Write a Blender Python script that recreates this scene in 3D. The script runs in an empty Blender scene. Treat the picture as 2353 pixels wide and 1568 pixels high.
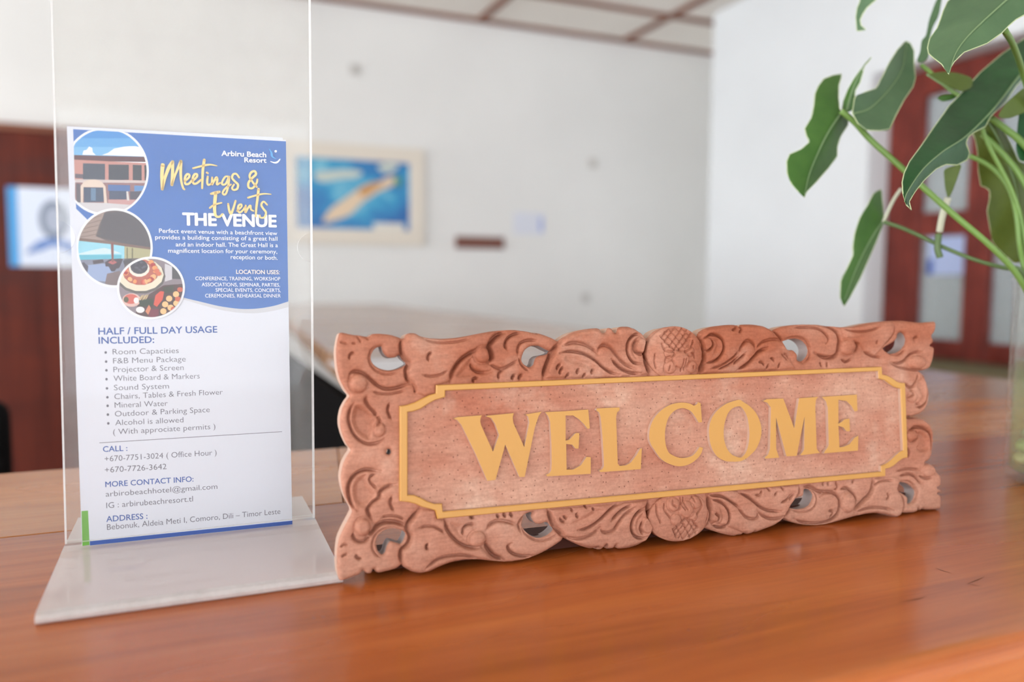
import bpy, bmesh, math, random
import numpy as np
from mathutils import Matrix, Vector
from mathutils.geometry import tessellate_polygon

random.seed(4); np.random.seed(4)
scene = bpy.context.scene
COL = scene.collection
rad = math.radians

# ------------------------------------------------------------------ camera
COUNTER_Z = 1.05
CAM_H = 0.14                                  # eye above the counter top
FPX, CX, CY = 1820.0, 1176.5, 784.0           # focal length in pixels of a 2353 x 1568 frame
YAW, PITCH, ROLL = rad(22.885), rad(4.52), rad(0.372)
C0 = np.array([0.0, 0.0, COUNTER_Z + CAM_H])
FW = np.array([math.sin(YAW)*math.cos(PITCH), math.cos(YAW)*math.cos(PITCH), -math.sin(PITCH)])
_R0 = np.array([math.cos(YAW), -math.sin(YAW), 0.0]); _U0 = np.cross(_R0, FW)
RT = math.cos(ROLL)*_R0 + math.sin(ROLL)*_U0
UP = -math.sin(ROLL)*_R0 + math.cos(ROLL)*_U0
cam_data = bpy.data.cameras.new('camera'); cam = bpy.data.objects.new('camera', cam_data); COL.objects.link(cam)
cam.matrix_world = Matrix(((RT[0], UP[0], -FW[0], C0[0]), (RT[1], UP[1], -FW[1], C0[1]), (RT[2], UP[2], -FW[2], C0[2]), (0, 0, 0, 1)))
cam_data.sensor_width = 36.0; cam_data.lens = 36.0*FPX/2353.0
cam_data.clip_start = 0.02
cam_data.dof.use_dof = True; cam_data.dof.focus_distance = 0.415; cam_data.dof.aperture_fstop = 4.2
scene.camera = cam

# ------------------------------------------------------------------ daylight and exposure
world = bpy.data.worlds.new('daylight'); scene.world = world; world.use_nodes = True
wn = world.node_tree; wn.nodes.clear()
wo = wn.nodes.new('ShaderNodeOutputWorld'); wb = wn.nodes.new('ShaderNodeBackground')
wb.inputs[0].default_value = (0.86, 0.93, 1.0, 1); wb.inputs[1].default_value = 3.5
wn.links.new(wb.outputs[0], wo.inputs[0])
scene.view_settings.view_transform = 'Standard'; scene.view_settings.look = 'None'
scene.view_settings.gamma = 1.0; scene.view_settings.exposure = 0.42
scene.view_settings.use_curve_mapping = False
scene.cycles.transparent_max_bounces = 24; scene.cycles.max_bounces = 10
scene.cycles.caustics_reflective = False; scene.cycles.caustics_refractive = False
scene.cycles.sample_clamp_indirect = 6.0

def area_light(name, loc, rot, sx, sy, power, colour=(1, 1, 1)):
    d = bpy.data.lights.new(name, 'AREA'); d.shape = 'RECTANGLE'; d.size = sx; d.size_y = sy; d.energy = power; d.color = colour
    o = bpy.data.objects.new(name, d); COL.objects.link(o); o.location = loc; o.rotation_euler = rot
    return o
# daylight through the tall glazed opening on the left and behind the photographer
area_light('daylight_opening_left', (-6.9, -0.6, 1.6), (0, rad(-90), 0), 2.4, 10.0, 205, (0.93, 0.97, 1.0))

# ------------------------------------------------------------------ helpers
def ray(px, py): return RT*(px-CX)/FPX - UP*(py-CY)/FPX + FW
def at_z(px, py, z): r = ray(px, py); return C0 + r*((z-C0[2])/r[2])
def at_y(px, py, y): r = ray(px, py); return C0 + r*(y/r[1])
def at_x(px, py, x): r = ray(px, py); return C0 + r*(x/r[0])
def at_d(px, py, d): return C0 + ray(px, py)*d
TILE = {'A': (760, 720, 4.612), 'B': (1200, 720, 4.612), 'C': (1700, 720, 4.612), 'D': (760, 1020, 4.612), 'E': (1200, 1020, 4.612),
        'F': (1700, 1000, 4.612), 'P': (1780, 0, 2.178), 'Q': (2053, 250, 3.92), 'S': (2053, 0, 5.227), 'T': (1780, 0, 5.227),
        'U': (350, 330, 5.6), 'V': (100, 260, 3.136), 'X': (150, 280, 7.125), 'Y': (160, 480, 6.032)}
def tile(t, pts):
    ox, oy, s = TILE[t]
    return [(ox+x/s, oy+y/s) for x, y in pts]

class Plane:
    """A flat face of a real thing: origin o, unit axes u (along) and w (up), n towards the viewer."""
    def __init__(self, o, u, w):
        self.o = np.array(o, float); self.u = np.array(u, float); self.w = np.array(w, float); self.n = -np.cross(self.w, self.u)*-1
        self.n = np.cross(self.u, self.w)
    def st(self, px, py, off=0.0):
        r = ray(px, py); t = ((self.o + self.n*off - C0) @ self.n)/(r @ self.n); q = C0 + r*t - self.o
        return (q @ self.u, q @ self.w)
    def poly(self, pts, off=0.0): return [self.st(x, y, off) for x, y in pts]
    def p(self, s, t, h=0.0): return self.o + self.u*s + self.w*t + self.n*h

def new_obj(name, me, mats=None, parent=None):
    o = bpy.data.objects.new(name, me); COL.objects.link(o)
    if mats is not None:
        for m in (mats if isinstance(mats, (list, tuple)) else [mats]): me.materials.append(m)
    if parent is not None: o.parent = parent
    return o
def mesh(name, verts, faces, mats=None, parent=None, midx=None, smooth=False):
    me = bpy.data.meshes.new(name); me.from_pydata([tuple(map(float, v)) for v in verts], [], [tuple(map(int, f)) for f in faces])
    if midx is not None: me.polygons.foreach_set('material_index', np.array(midx, dtype=np.int32))
    if smooth: me.polygons.foreach_set('use_smooth', np.ones(len(me.polygons), dtype=bool))
    me.update(); return new_obj(name, me, mats, parent)
def outward(o):
    bm = bmesh.new(); bm.from_mesh(o.data); bmesh.ops.recalc_face_normals(bm, faces=bm.faces[:]); bm.to_mesh(o.data); bm.free(); return o
def bm_obj(name, bm, mats=None, parent=None, smooth=False):
    me = bpy.data.meshes.new(name); bmesh.ops.recalc_face_normals(bm, faces=bm.faces[:])
    bm.to_mesh(me); bm.free()
    if smooth: me.polygons.foreach_set('use_smooth', np.ones(len(me.polygons), dtype=bool))
    return new_obj(name, me, mats, parent)
def add_box(bm, x0, x1, y0, y1, z0, z1, bevel=0.0, seg=2, mi=0):
    r = bmesh.ops.create_cube(bm, size=1.0); vs = r['verts']
    for v in vs: v.co = Vector((x0+(x1-x0)*(v.co.x+.5), y0+(y1-y0)*(v.co.y+.5), z0+(z1-z0)*(v.co.z+.5)))
    fs = list({f for v in vs for f in v.link_faces})
    for f in fs: f.material_index = mi
    if bevel > 0:
        es = list({e for v in vs for e in v.link_edges})
        bmesh.ops.bevel(bm, geom=es, offset=bevel, segments=seg, profile=.5, affect='EDGES')
def box(name, x0, x1, y0, y1, z0, z1, mat, parent=None, bevel=0.0, seg=2):
    bm = bmesh.new(); add_box(bm, x0, x1, y0, y1, z0, z1, bevel, seg); return bm_obj(name, bm, mat, parent)
def empty(name, loc=(0, 0, 0)):
    o = bpy.data.objects.new(name, None); COL.objects.link(o); o.location = loc; o.empty_display_size = .05
    return o
def tag(o, label, cat, group=None):
    o['label'] = label; o['category'] = cat
    if group: o['group'] = group
    return o
def struct(o): o['kind'] = 'structure'; return o
def keep_world(o, parent):
    """parent under an Empty that stands at the thing's base without moving the mesh"""
    o.parent = parent; o.matrix_parent_inverse = Matrix.Translation(-Vector(parent.location)); return o
def adopt(root):
    for ch in list(root.children):
        if not ch.get('_done'): ch.matrix_parent_inverse = Matrix.Translation(-Vector(root.location))

def catmull(pts, n=6, closed=False):
    P = np.array(pts, float); out = []; m = len(P)
    if m < 3 and not closed: return [tuple(p) for p in np.linspace(P[0], P[-1], n+1)]
    rng = range(m) if closed else range(m-1)
    for i in rng:
        p0 = P[(i-1) % m] if (closed or i > 0) else 2*P[0]-P[1]
        p1 = P[i]; p2 = P[(i+1) % m]
        p3 = P[(i+2) % m] if (closed or i+2 < m) else 2*P[-1]-P[-2]
        for k in range(n):
            t = k/n
            out.append(tuple(.5*((2*p1)+(-p0+p2)*t+(2*p0-5*p1+4*p2-p3)*t*t+(-p0+3*p1-3*p2+p3)*t**3)))
    if not closed: out.append(tuple(P[-1]))
    return out
def chaikin(pts, it=1, k=.2):
    P = np.array(pts, float)
    for _ in range(it):
        Q = np.roll(P, -1, axis=0); P = np.stack([(1-k)*P+k*Q, k*P+(1-k)*Q], 1).reshape(-1, P.shape[1])
    return P
def tube_data(path, r, seg=8, cap=True):
    """verts/faces of a tube along 3D points; r a number or a list"""
    P = [Vector(p) for p in path]; n = len(P); R = r if isinstance(r, (list, tuple)) else [r]*n
    V = []; Fc = []; prev = None
    for i, p in enumerate(P):
        d = (P[min(i+1, n-1)]-P[max(i-1, 0)]).normalized()
        a = prev if prev is not None else (Vector((0, 0, 1)) if abs(d.z) < .9 else Vector((1, 0, 0)))
        a = (a - d*a.dot(d)).normalized(); b = d.cross(a); prev = a
        for k in range(seg):
            t = 2*math.pi*k/seg; V.append(p + (a*math.cos(t)+b*math.sin(t))*R[i])
    for i in range(n-1):
        for k in range(seg): Fc.append((i*seg+k, i*seg+(k+1) % seg, (i+1)*seg+(k+1) % seg, (i+1)*seg+k))
    if cap: Fc.append(tuple(range(seg))[::-1]); Fc.append(tuple((n-1)*seg+k for k in range(seg)))
    return V, Fc
def tube(name, path, r, mat, parent=None, seg=8):
    V, Fc = tube_data(path, r, seg); return mesh(name, V, Fc, mat, parent, smooth=True)
def lathe(name, prof, loc, mat, parent=None, seg=48, closed=False):
    V = []; Fc = []; n = len(prof)
    for (r, z) in prof:
        for k in range(seg):
            t = 2*math.pi*k/seg; V.append((loc[0]+r*math.cos(t), loc[1]+r*math.sin(t), loc[2]+z))
    for i in range(n if closed else n-1):
        j = (i+1) % n
        for k in range(seg): Fc.append((i*seg+k, i*seg+(k+1) % seg, j*seg+(k+1) % seg, j*seg+k))
    return outward(mesh(name, V, Fc, mat, parent, smooth=True))

# ---- signed distance fields on a grid and the mesh of their positive side
def seg_dist(X, Y, pts, dmax, closed):
    """distance to a polyline, computed only in windows around each segment"""
    D = np.full(X.shape, dmax); xs = X[0]; ys = Y[:, 0]; m = len(pts)
    T = np.zeros(X.shape); L = 0.0; S = []
    for i in range(m if closed else m-1):
        a = pts[i]; b = pts[(i+1) % m]; l = math.hypot(b[0]-a[0], b[1]-a[1]); S.append((a, b, L, l)); L += l
    for a, b, l0, l in S:
        if l < 1e-12: continue
        i0, i1 = np.searchsorted(xs, [min(a[0], b[0])-dmax, max(a[0], b[0])+dmax]); j0, j1 = np.searchsorted(ys, [min(a[1], b[1])-dmax, max(a[1], b[1])+dmax])
        if i1 <= i0 or j1 <= j0: continue
        x = X[j0:j1, i0:i1]; y = Y[j0:j1, i0:i1]; dx, dy = (b[0]-a[0])/l, (b[1]-a[1])/l
        t = np.clip((x-a[0])*dx+(y-a[1])*dy, 0, l); d = np.hypot(x-a[0]-t*dx, y-a[1]-t*dy)
        w = D[j0:j1, i0:i1]; k = d < w; w[k] = d[k]; T[j0:j1, i0:i1][k] = (l0+t[k])/max(L, 1e-9)
    return D, T
def inside(X, Y, pts):
    xs = X[0]; ys = Y[:, 0]; I = np.zeros(X.shape, bool); m = len(pts)
    for i in range(m):
        (x0, y0), (x1, y1) = pts[i], pts[(i+1) % m]
        if y0 == y1: continue
        if y0 > y1: x0, y0, x1, y1 = x1, y1, x0, y0
        j0, j1 = np.searchsorted(ys, [y0, y1])
        if j1 <= j0: continue
        xc = x0+(ys[j0:j1]-y0)*(x1-x0)/(y1-y0); k = np.searchsorted(xs, xc)
        for j, kk in zip(range(j0, j1), k): I[j, :kk] ^= True
    return I
def sdf_poly(X, Y, pts, dmax):
    D, _ = seg_dist(X, Y, pts, dmax, True); return np.where(inside(X, Y, pts), D, -D)
def field_mesh(S, X, Y):
    """2D mesh of S > 0: verts (n,2), faces, oriented boundary segments"""
    ny, nx = S.shape; S = np.where(np.abs(S) < 1e-9, 1e-9, S); ins = S > 0
    c = [ins[:-1, :-1], ins[:-1, 1:], ins[1:, 1:], ins[1:, :-1]]
    cnt = sum(q.astype(int) for q in c)
    idx = -np.ones(S.shape, int); jj, ii = np.nonzero(ins); idx[jj, ii] = np.arange(len(jj))
    V = [(X[0, i], Y[j, 0]) for j, i in zip(jj, ii)]
    fj, fi = np.nonzero(cnt == 4)
    faces = np.stack([idx[fj, fi], idx[fj, fi+1], idx[fj+1, fi+1], idx[fj+1, fi]], 1).tolist()
    em = {}; bnd = []
    def cut(j0, i0, j1, i1):
        k = (j0, i0, j1, i1) if (j0, i0) < (j1, i1) else (j1, i1, j0, i0)
        if k not in em:
            a = S[k[0], k[1]]; b = S[k[2], k[3]]; t = a/(a-b); t = min(max(t, .02), .98)
            em[k] = len(V); V.append((X[0, k[1]]+(X[0, k[3]]-X[0, k[1]])*t, Y[k[0], 0]+(Y[k[2], 0]-Y[k[0], 0])*t))
        return em[k]
    for j, i in zip(*np.nonzero((cnt > 0) & (cnt < 4))):
        q = [(j, i), (j, i+1), (j+1, i+1), (j+1, i)]; poly = []; kind = []
        for a in range(4):
            p, r = q[a], q[(a+1) % 4]
            if ins[p]: poly.append(idx[p]); kind.append(0)
            if ins[p] != ins[r]: poly.append(cut(*p, *r)); kind.append(1 if ins[p] else 2)
        n = len(poly)
        if cnt[j, i] == 2 and ins[q[0]] == ins[q[2]]:      # two opposite corners: split in two triangles
            ks = [k for k in range(n) if kind[k] == 0]
            for k in ks:
                f = [poly[k-1], poly[k], poly[(k+1) % n]]; faces.append(f); bnd.append((f[2], f[0]))
            continue
        faces.append(poly)
        for k in range(n):
            if kind[k] == 1 and kind[(k+1) % n] == 2: bnd.append((poly[k], poly[(k+1) % n]))
    return np.array(V), faces, bnd
def sample(Z, X, Y, V):
    dx = X[0, 1]-X[0, 0]; dy = Y[1, 0]-Y[0, 0]
    fx = np.clip((V[:, 0]-X[0, 0])/dx, 0, Z.shape[1]-1.001); fy = np.clip((V[:, 1]-Y[0, 0])/dy, 0, Z.shape[0]-1.001)
    i = fx.astype(int); j = fy.astype(int); a = fx-i; b = fy-j
    return Z[j, i]*(1-a)*(1-b)+Z[j, i+1]*a*(1-b)+Z[j+1, i]*(1-a)*b+Z[j+1, i+1]*a*b
def grid(x0, x1, y0, y1, step):
    return np.meshgrid(np.arange(x0, x1, step), np.arange(y0, y1, step))

def extrude_poly(plane, loops, h0, h1, back=1):
    """solid from polygon loops (first outer, rest holes) on a plane, from height h0 up to h1; returns verts, faces, material index"""
    V = []; Fc = []; M = []
    loops = [[tuple(p) for p in l] for l in loops]
    tri = tessellate_polygon([[Vector((p[0], p[1], 0)) for p in l] for l in loops])
    flat = [p for l in loops for p in l]; n = len(flat)
    for p in flat: V.append(plane.p(p[0], p[1], h1))
    for p in flat: V.append(plane.p(p[0], p[1], h0))
    for a, b, c in tri:
        A, B, Cc = flat[a], flat[b], flat[c]
        if (B[0]-A[0])*(Cc[1]-A[1])-(B[1]-A[1])*(Cc[0]-A[0]) < 0: a, c = c, a
        Fc.append((a, b, c)); M.append(0); Fc.append((n+c, n+b, n+a)); M.append(back)
    k = 0
    for li, l in enumerate(loops):
        m = len(l); area = sum(l[i][0]*l[(i+1) % m][1]-l[(i+1) % m][0]*l[i][1] for i in range(m))
        for i in range(m):
            a, b = k+i, k+(i+1) % m
            if (area > 0) != (li > 0): Fc.append((b, a, n+a, n+b))
            else: Fc.append((a, b, n+b, n+a))
            M.append(1)
        k += m
    return V, Fc, M
def flat_poly(plane, pts, h):
    tri = tessellate_polygon([[Vector((p[0], p[1], 0)) for p in pts]]); Fc = []
    for a, b, c in tri:
        A, B, Cc = pts[a], pts[b], pts[c]
        if (B[0]-A[0])*(Cc[1]-A[1])-(B[1]-A[1])*(Cc[0]-A[0]) < 0: a, c = c, a
        Fc.append((a, b, c))
    return [plane.p(x, y, h) for x, y in pts], Fc
class Layers:
    """several coloured flat shapes printed on one face, collected as one mesh"""
    def __init__(self, plane): self.pl = plane; self.V = []; self.F = []; self.M = []; self.mats = []
    def add(self, pts, mat, h):
        V, Fc = flat_poly(self.pl, pts, h); self.raw(V, Fc, mat)
    def raw(self, V, Fc, mat):
        if mat not in self.mats: self.mats.append(mat)
        b = len(self.V); self.V += list(V); self.F += [tuple(b+i for i in f) for f in Fc]; self.M += [self.mats.index(mat)]*len(Fc)
    def ribbon(self, pts, widths, mat, h):
        """a painted stroke; pts and widths in plane units"""
        P = np.array(pts); n = len(P)
        d = np.gradient(P, axis=0); d /= np.maximum(np.hypot(d[:, 0], d[:, 1]), 1e-12)[:, None]; nr = np.stack([-d[:, 1], d[:, 0]], 1)
        W = np.interp(np.linspace(0, 1, n), np.linspace(0, 1, len(widths)), widths)[:, None]/2
        a = P+nr*W; b = P-nr*W; V = [self.pl.p(x, y, h) for x, y in a]+[self.pl.p(x, y, h) for x, y in b]
        self.raw(V, [(i, n+i, n+i+1, i+1) for i in range(n-1)], mat)
        for e in (0, n-1):
            c = P[e]; r = W[e, 0]; self.add([(c[0]+r*math.cos(t), c[1]+r*math.sin(t)) for t in np.linspace(0, 2*math.pi, 10, endpoint=False)], mat, h)
    def build(self, name, parent): return mesh(name, self.V, self.F, self.mats, parent, self.M)

# ------------------------------------------------------------------ materials
def srgb(r, g, b):
    f = lambda c: (c/255/12.92) if c/255 <= .04045 else ((c/255+.055)/1.055)**2.4
    return (f(r), f(g), f(b), 1)
def new_mat(name):
    m = bpy.data.materials.new(name); m.use_nodes = True; nt = m.node_tree
    return m, nt, nt.nodes['Principled BSDF']
def plain(name, col, rough=.6, spec=.5, metal=0.0, bump=0.0, bscale=200, coat=0.0):
    m, nt, b = new_mat(name); b.inputs['Base Color'].default_value = col; b.inputs['Roughness'].default_value = rough
    b.inputs['Specular IOR Level'].default_value = spec; b.inputs['Metallic'].default_value = metal; b.inputs['Coat Weight'].default_value = coat
    if bump:
        tc = nt.nodes.new('ShaderNodeTexCoord'); n = nt.nodes.new('ShaderNodeTexNoise'); n.inputs['Scale'].default_value = bscale; n.inputs['Detail'].default_value = 4
        bp = nt.nodes.new('ShaderNodeBump'); bp.inputs['Strength'].default_value = bump; bp.inputs['Distance'].default_value = .002
        nt.links.new(tc.outputs['Object'], n.inputs['Vector']); nt.links.new(n.outputs['Fac'], bp.inputs['Height']); nt.links.new(bp.outputs['Normal'], b.inputs['Normal'])
    return m
def noise(nt, scale_xyz, scale, detail=6, rough=.6, coord='Object', rot=(0, 0, 0), dist=0.0):
    tc = nt.nodes.new('ShaderNodeTexCoord'); mp = nt.nodes.new('ShaderNodeMapping'); mp.inputs['Scale'].default_value = scale_xyz; mp.inputs['Rotation'].default_value = rot
    n = nt.nodes.new('ShaderNodeTexNoise'); n.inputs['Scale'].default_value = scale; n.inputs['Detail'].default_value = detail; n.inputs['Roughness'].default_value = rough; n.inputs['Distortion'].default_value = dist
    nt.links.new(tc.outputs[coord], mp.inputs['Vector']); nt.links.new(mp.outputs['Vector'], n.inputs['Vector']); return n
def ramp(nt, src, stops):
    r = nt.nodes.new('ShaderNodeValToRGB'); e = r.color_ramp.elements
    e[0].position, e[0].color = stops[0]; e[1].position, e[1].color = stops[-1]
    for p, c in stops[1:-1]: q = e.new(p); q.color = c
    nt.links.new(src, r.inputs['Fac']); return r
def mixc(nt, fac, a, b, mode='MIX'):
    m = nt.nodes.new('ShaderNodeMix'); m.data_type = 'RGBA'; m.blend_type = mode
    for sock, v in ((m.inputs[0], fac), (m.inputs[6], a), (m.inputs[7], b)):
        if hasattr(v, 'is_output'): nt.links.new(v, sock)
        else: sock.default_value = v
    return m.outputs[2]
def bump(nt, h, strength, dist, b):
    p = nt.nodes.new('ShaderNodeBump'); p.inputs['Strength'].default_value = strength; p.inputs['Distance'].default_value = dist
    nt.links.new(h, p.inputs['Height']); nt.links.new(p.outputs['Normal'], b.inputs['Normal']); return p

def varnished(name, cols, grain=(3, 42, 42), rough=.24, spec=.42, scale=1.0, coat=.3, bmp=.04):
    """varnished timber: long streaks along x, slow blotches, fine pores"""
    m, nt, b = new_mat(name)
    a = noise(nt, grain, 1.2*scale, 8, .62, dist=.6); c = noise(nt, (2.2, 9, 9), 1.0*scale, 3, .5); f = noise(nt, (14, 420, 420), 1.0*scale, 3, .6)
    r1 = ramp(nt, a.outputs['Fac'], [(.28, cols[0]), (.5, cols[1]), (.72, cols[2])])
    r2 = ramp(nt, c.outputs['Fac'], [(.3, (.78, .72, .68, 1)), (.7, (1.08, 1.06, 1.04, 1))])
    r3 = ramp(nt, f.outputs['Fac'], [(.3, (.86, .84, .82, 1)), (.55, (1, 1, 1, 1))])
    x = mixc(nt, 1.0, r1.outputs[0], r2.outputs[0], 'MULTIPLY'); x = mixc(nt, .8, x, r3.outputs[0], 'MULTIPLY')
    nt.links.new(x, b.inputs['Base Color'])
    rr = ramp(nt, c.outputs['Fac'], [(.3, (rough*.8,)*3+(1,)), (.7, (rough*1.25,)*3+(1,))]); nt.links.new(rr.outputs[0], b.inputs['Roughness'])
    b.inputs['Specular IOR Level'].default_value = spec; b.inputs['Coat Weight'].default_value = coat; b.inputs['Coat Roughness'].default_value = .14
    bump(nt, a.outputs['Fac'], bmp, .002, b)
    return m
M_TEAK = varnished('varnished_teak', [srgb(158, 78, 30), srgb(190, 102, 44), srgb(208, 122, 60)])
M_TEAK_PALE = varnished('varnished_teak_pale', [srgb(188, 116, 60), srgb(210, 140, 80), srgb(222, 156, 96)], coat=.3)
M_TEAK_GREY = varnished('varnished_teak_sheen', [srgb(172, 130, 98), srgb(188, 148, 116), srgb(200, 164, 134)], rough=.26, coat=.4)  # lighter tan stands in for the white wall mirrored in the return
M_REDWOOD = varnished('red_hardwood', [srgb(88, 32, 26), srgb(118, 46, 36), srgb(142, 60, 46)], grain=(30, 30, 3), rough=.45, spec=.35, coat=0)
M_DARKDOOR = varnished('dark_door_timber', [srgb(72, 24, 14), srgb(94, 36, 23), srgb(114, 48, 31)], grain=(24, 24, 1.4), rough=.5, spec=.22, coat=0, bmp=.01)
M_BROWN = varnished('ceiling_batten_timber', [srgb(112, 66, 46), srgb(134, 84, 62), srgb(150, 98, 76)], rough=.5, coat=0)

def wall_paint(name, col, var=.03):
    m, nt, b = new_mat(name); n = noise(nt, (1, 1, 1), 1.6, 3, .5); f = noise(nt, (1, 1, 1), 90, 3, .5)
    lo = tuple(c*(1-var) for c in col[:3])+(1,); hi = tuple(min(1, c*(1+var)) for c in col[:3])+(1,)
    r = ramp(nt, n.outputs['Fac'], [(.3, lo), (.7, hi)]); nt.links.new(r.outputs[0], b.inputs['Base Color'])
    b.inputs['Roughness'].default_value = .7; b.inputs['Specular IOR Level'].default_value = .25; bump(nt, f.outputs['Fac'], .06, .001, b); return m
M_WALL = wall_paint('white_wall_paint', (.80, .785, .76, 1)); M_WALL_R = wall_paint('cool_white_wall_paint', (.81, .83, .84, 1))
M_CEIL = wall_paint('ceiling_board_paint', (.84, .79, .73, 1)); M_BEIGE = wall_paint('beige_wall_paint', (.72, .69, .58, 1))
M_FLOOR = wall_paint('floor_tile_glaze', (.62, .57, .52, 1), .06)

def carved(name, red, mid, pale, dots=False):
    """limed carved hardwood: red timber with chalky lime rubbed over the grain"""
    m, nt, b = new_mat(name)
    a = noise(nt, (1, 1, 1), 34, 5, .6); g = noise(nt, (9, 60, 60), 11, 7, .65, dist=.4); f = noise(nt, (1, 1, 1), 700, 3, .6); big = noise(nt, (1, 1, 1.6), 11, 4, .55)
    r1 = ramp(nt, a.outputs['Fac'], [(.3, red), (.52, mid), (.72, pale)]); r2 = ramp(nt, big.outputs['Fac'], [(.38, red), (.62, pale)])
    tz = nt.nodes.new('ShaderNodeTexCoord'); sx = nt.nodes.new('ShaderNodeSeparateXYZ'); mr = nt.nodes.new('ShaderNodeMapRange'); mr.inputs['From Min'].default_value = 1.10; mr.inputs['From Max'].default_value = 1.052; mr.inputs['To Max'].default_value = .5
    nt.links.new(tz.outputs['Object'], sx.inputs[0]); nt.links.new(sx.outputs['Z'], mr.inputs['Value'])   # paler towards the lower rim
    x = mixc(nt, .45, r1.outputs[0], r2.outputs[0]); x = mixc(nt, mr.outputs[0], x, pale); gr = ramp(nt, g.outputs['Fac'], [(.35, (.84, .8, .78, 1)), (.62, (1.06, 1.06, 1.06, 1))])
    x = mixc(nt, .8, x, gr.outputs[0], 'MULTIPLY'); fr = ramp(nt, f.outputs['Fac'], [(.34, (.86, .84, .83, 1)), (.6, (1.04, 1.04, 1.04, 1))]); x = mixc(nt, .8, x, fr.outputs[0], 'MULTIPLY')
    h = f.outputs['Fac']
    if dots:   # stippled ground: small punch marks
        tc = nt.nodes.new('ShaderNodeTexCoord'); v = nt.nodes.new('ShaderNodeTexVoronoi'); v.voronoi_dimensions = '2D'; v.inputs['Scale'].default_value = 190; v.inputs['Randomness'].default_value = .9; vm = nt.nodes.new('ShaderNodeMapping'); vm.inputs['Rotation'].default_value = (rad(-90), 0, 0)
        nt.links.new(tc.outputs['Object'], vm.inputs['Vector']); nt.links.new(vm.outputs['Vector'], v.inputs['Vector'])
        dr = ramp(nt, v.outputs['Distance'], [(.035, (.3, .3, .3, 1)), (.085, (1, 1, 1, 1))]); x = mixc(nt, .9, x, mixc(nt, dr.outputs[0], srgb(104, 48, 34), (1, 1, 1, 1)), 'MULTIPLY')
        mm = nt.nodes.new('ShaderNodeMath'); mm.operation = 'MULTIPLY_ADD'; mm.inputs[1].default_value = 1.2
        nt.links.new(dr.outputs[0], mm.inputs[0]); nt.links.new(f.outputs['Fac'], mm.inputs[2]); h = mm.outputs[0]
    nt.links.new(x, b.inputs['Base Color']); b.inputs['Roughness'].default_value = .62; b.inputs['Specular IOR Level'].default_value = .28
    bump(nt, h, .22, .0006, b); return m
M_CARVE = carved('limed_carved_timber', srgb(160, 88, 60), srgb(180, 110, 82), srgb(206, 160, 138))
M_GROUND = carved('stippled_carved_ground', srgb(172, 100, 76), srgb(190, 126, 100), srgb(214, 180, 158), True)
M_LIMED = plain('chalky_limed_side', srgb(206, 172, 152), .8, .2, bump=.2, bscale=300)
M_GREYCUT = plain('grey_weathered_cut', srgb(172, 158, 154), .8, .2, bump=.2, bscale=300)
M_GOLD = plain('gold_ochre_paint', srgb(205, 152, 78), .42, .4, bump=.05, bscale=400)
M_SHADE_RAIL = plain('shade_rail_dark', srgb(70, 36, 26), .7, .2)  # dark colour of the added rail that shades the gap under the sign

def acrylic(name, haze, hazecol, tint=(.985, .985, .98), ior=1.30, rough=.03, var=.15):
    m = bpy.data.materials.new(name); m.use_nodes = True; nt = m.node_tree; nt.nodes.clear()
    o = nt.nodes.new('ShaderNodeOutputMaterial'); t = nt.nodes.new('ShaderNodeBsdfTransparent'); t.inputs[0].default_value = tint+(1,)
    d = nt.nodes.new('ShaderNodeBsdfDiffuse'); d.inputs[0].default_value = hazecol; g = nt.nodes.new('ShaderNodeBsdfGlossy'); g.inputs['Roughness'].default_value = rough
    fr = nt.nodes.new('ShaderNodeFresnel'); fr.inputs[0].default_value = ior; m1 = nt.nodes.new('ShaderNodeMixShader'); m2 = nt.nodes.new('ShaderNodeMixShader')
    n = noise(nt, (1, 1, 1), 60, 5, .7); r = ramp(nt, n.outputs['Fac'], [(.3, (haze*(1-var),)*3+(1,)), (.7, (haze*(1+var),)*3+(1,))]); nt.links.new(r.outputs[0], m1.inputs[0])
    nt.links.new(t.outputs[0], m1.inputs[1]); nt.links.new(d.outputs[0], m1.inputs[2]); gi = nt.nodes.new('ShaderNodeNewGeometry'); mo = nt.nodes.new('ShaderNodeMath'); mo.operation = 'SUBTRACT'; mo.inputs[0].default_value = 1; mu = nt.nodes.new('ShaderNodeMath'); mu.operation = 'MULTIPLY'; nt.links.new(gi.outputs['Backfacing'], mo.inputs[1]); nt.links.new(fr.outputs[0], mu.inputs[0]); nt.links.new(mo.outputs[0], mu.inputs[1])
    nt.links.new(mu.outputs[0], m2.inputs[0]); nt.links.new(m1.outputs[0], m2.inputs[1]); nt.links.new(g.outputs[0], m2.inputs[2])
    nt.links.new(m2.outputs[0], o.inputs[0]); return m
M_ACR = acrylic('clear_acrylic', .026, (.86, .85, .84, 1)); M_ACR_EDGE = acrylic('bright_acrylic_edge', .5, (.93, .92, .91, 1)); M_ACR_FOOT = acrylic('thick_acrylic', .56, (.99, .90, .89, 1), (.97, .95, .94), 1.55, .035, 0.0)
M_ACR_BACK = acrylic('scuffed_acrylic', .075, (.86, .84, .84, 1), var=.3)
M_SILL = plain('olive_brown_sill_paint', srgb(112, 104, 78), .6, .3)
M_GLASS = acrylic('vase_glass', .05, (.86, .88, .88, 1), (.97, .98, .97), 1.5, .01); M_PANE = acrylic('window_pane', .30, (.72, .78, .82, 1), (.85, .88, .9), 1.45, .02)
M_WATER = acrylic('greenish_water', .06, (.68, .74, .42, 1), (.86, .90, .68), 1.2, .02)

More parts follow.
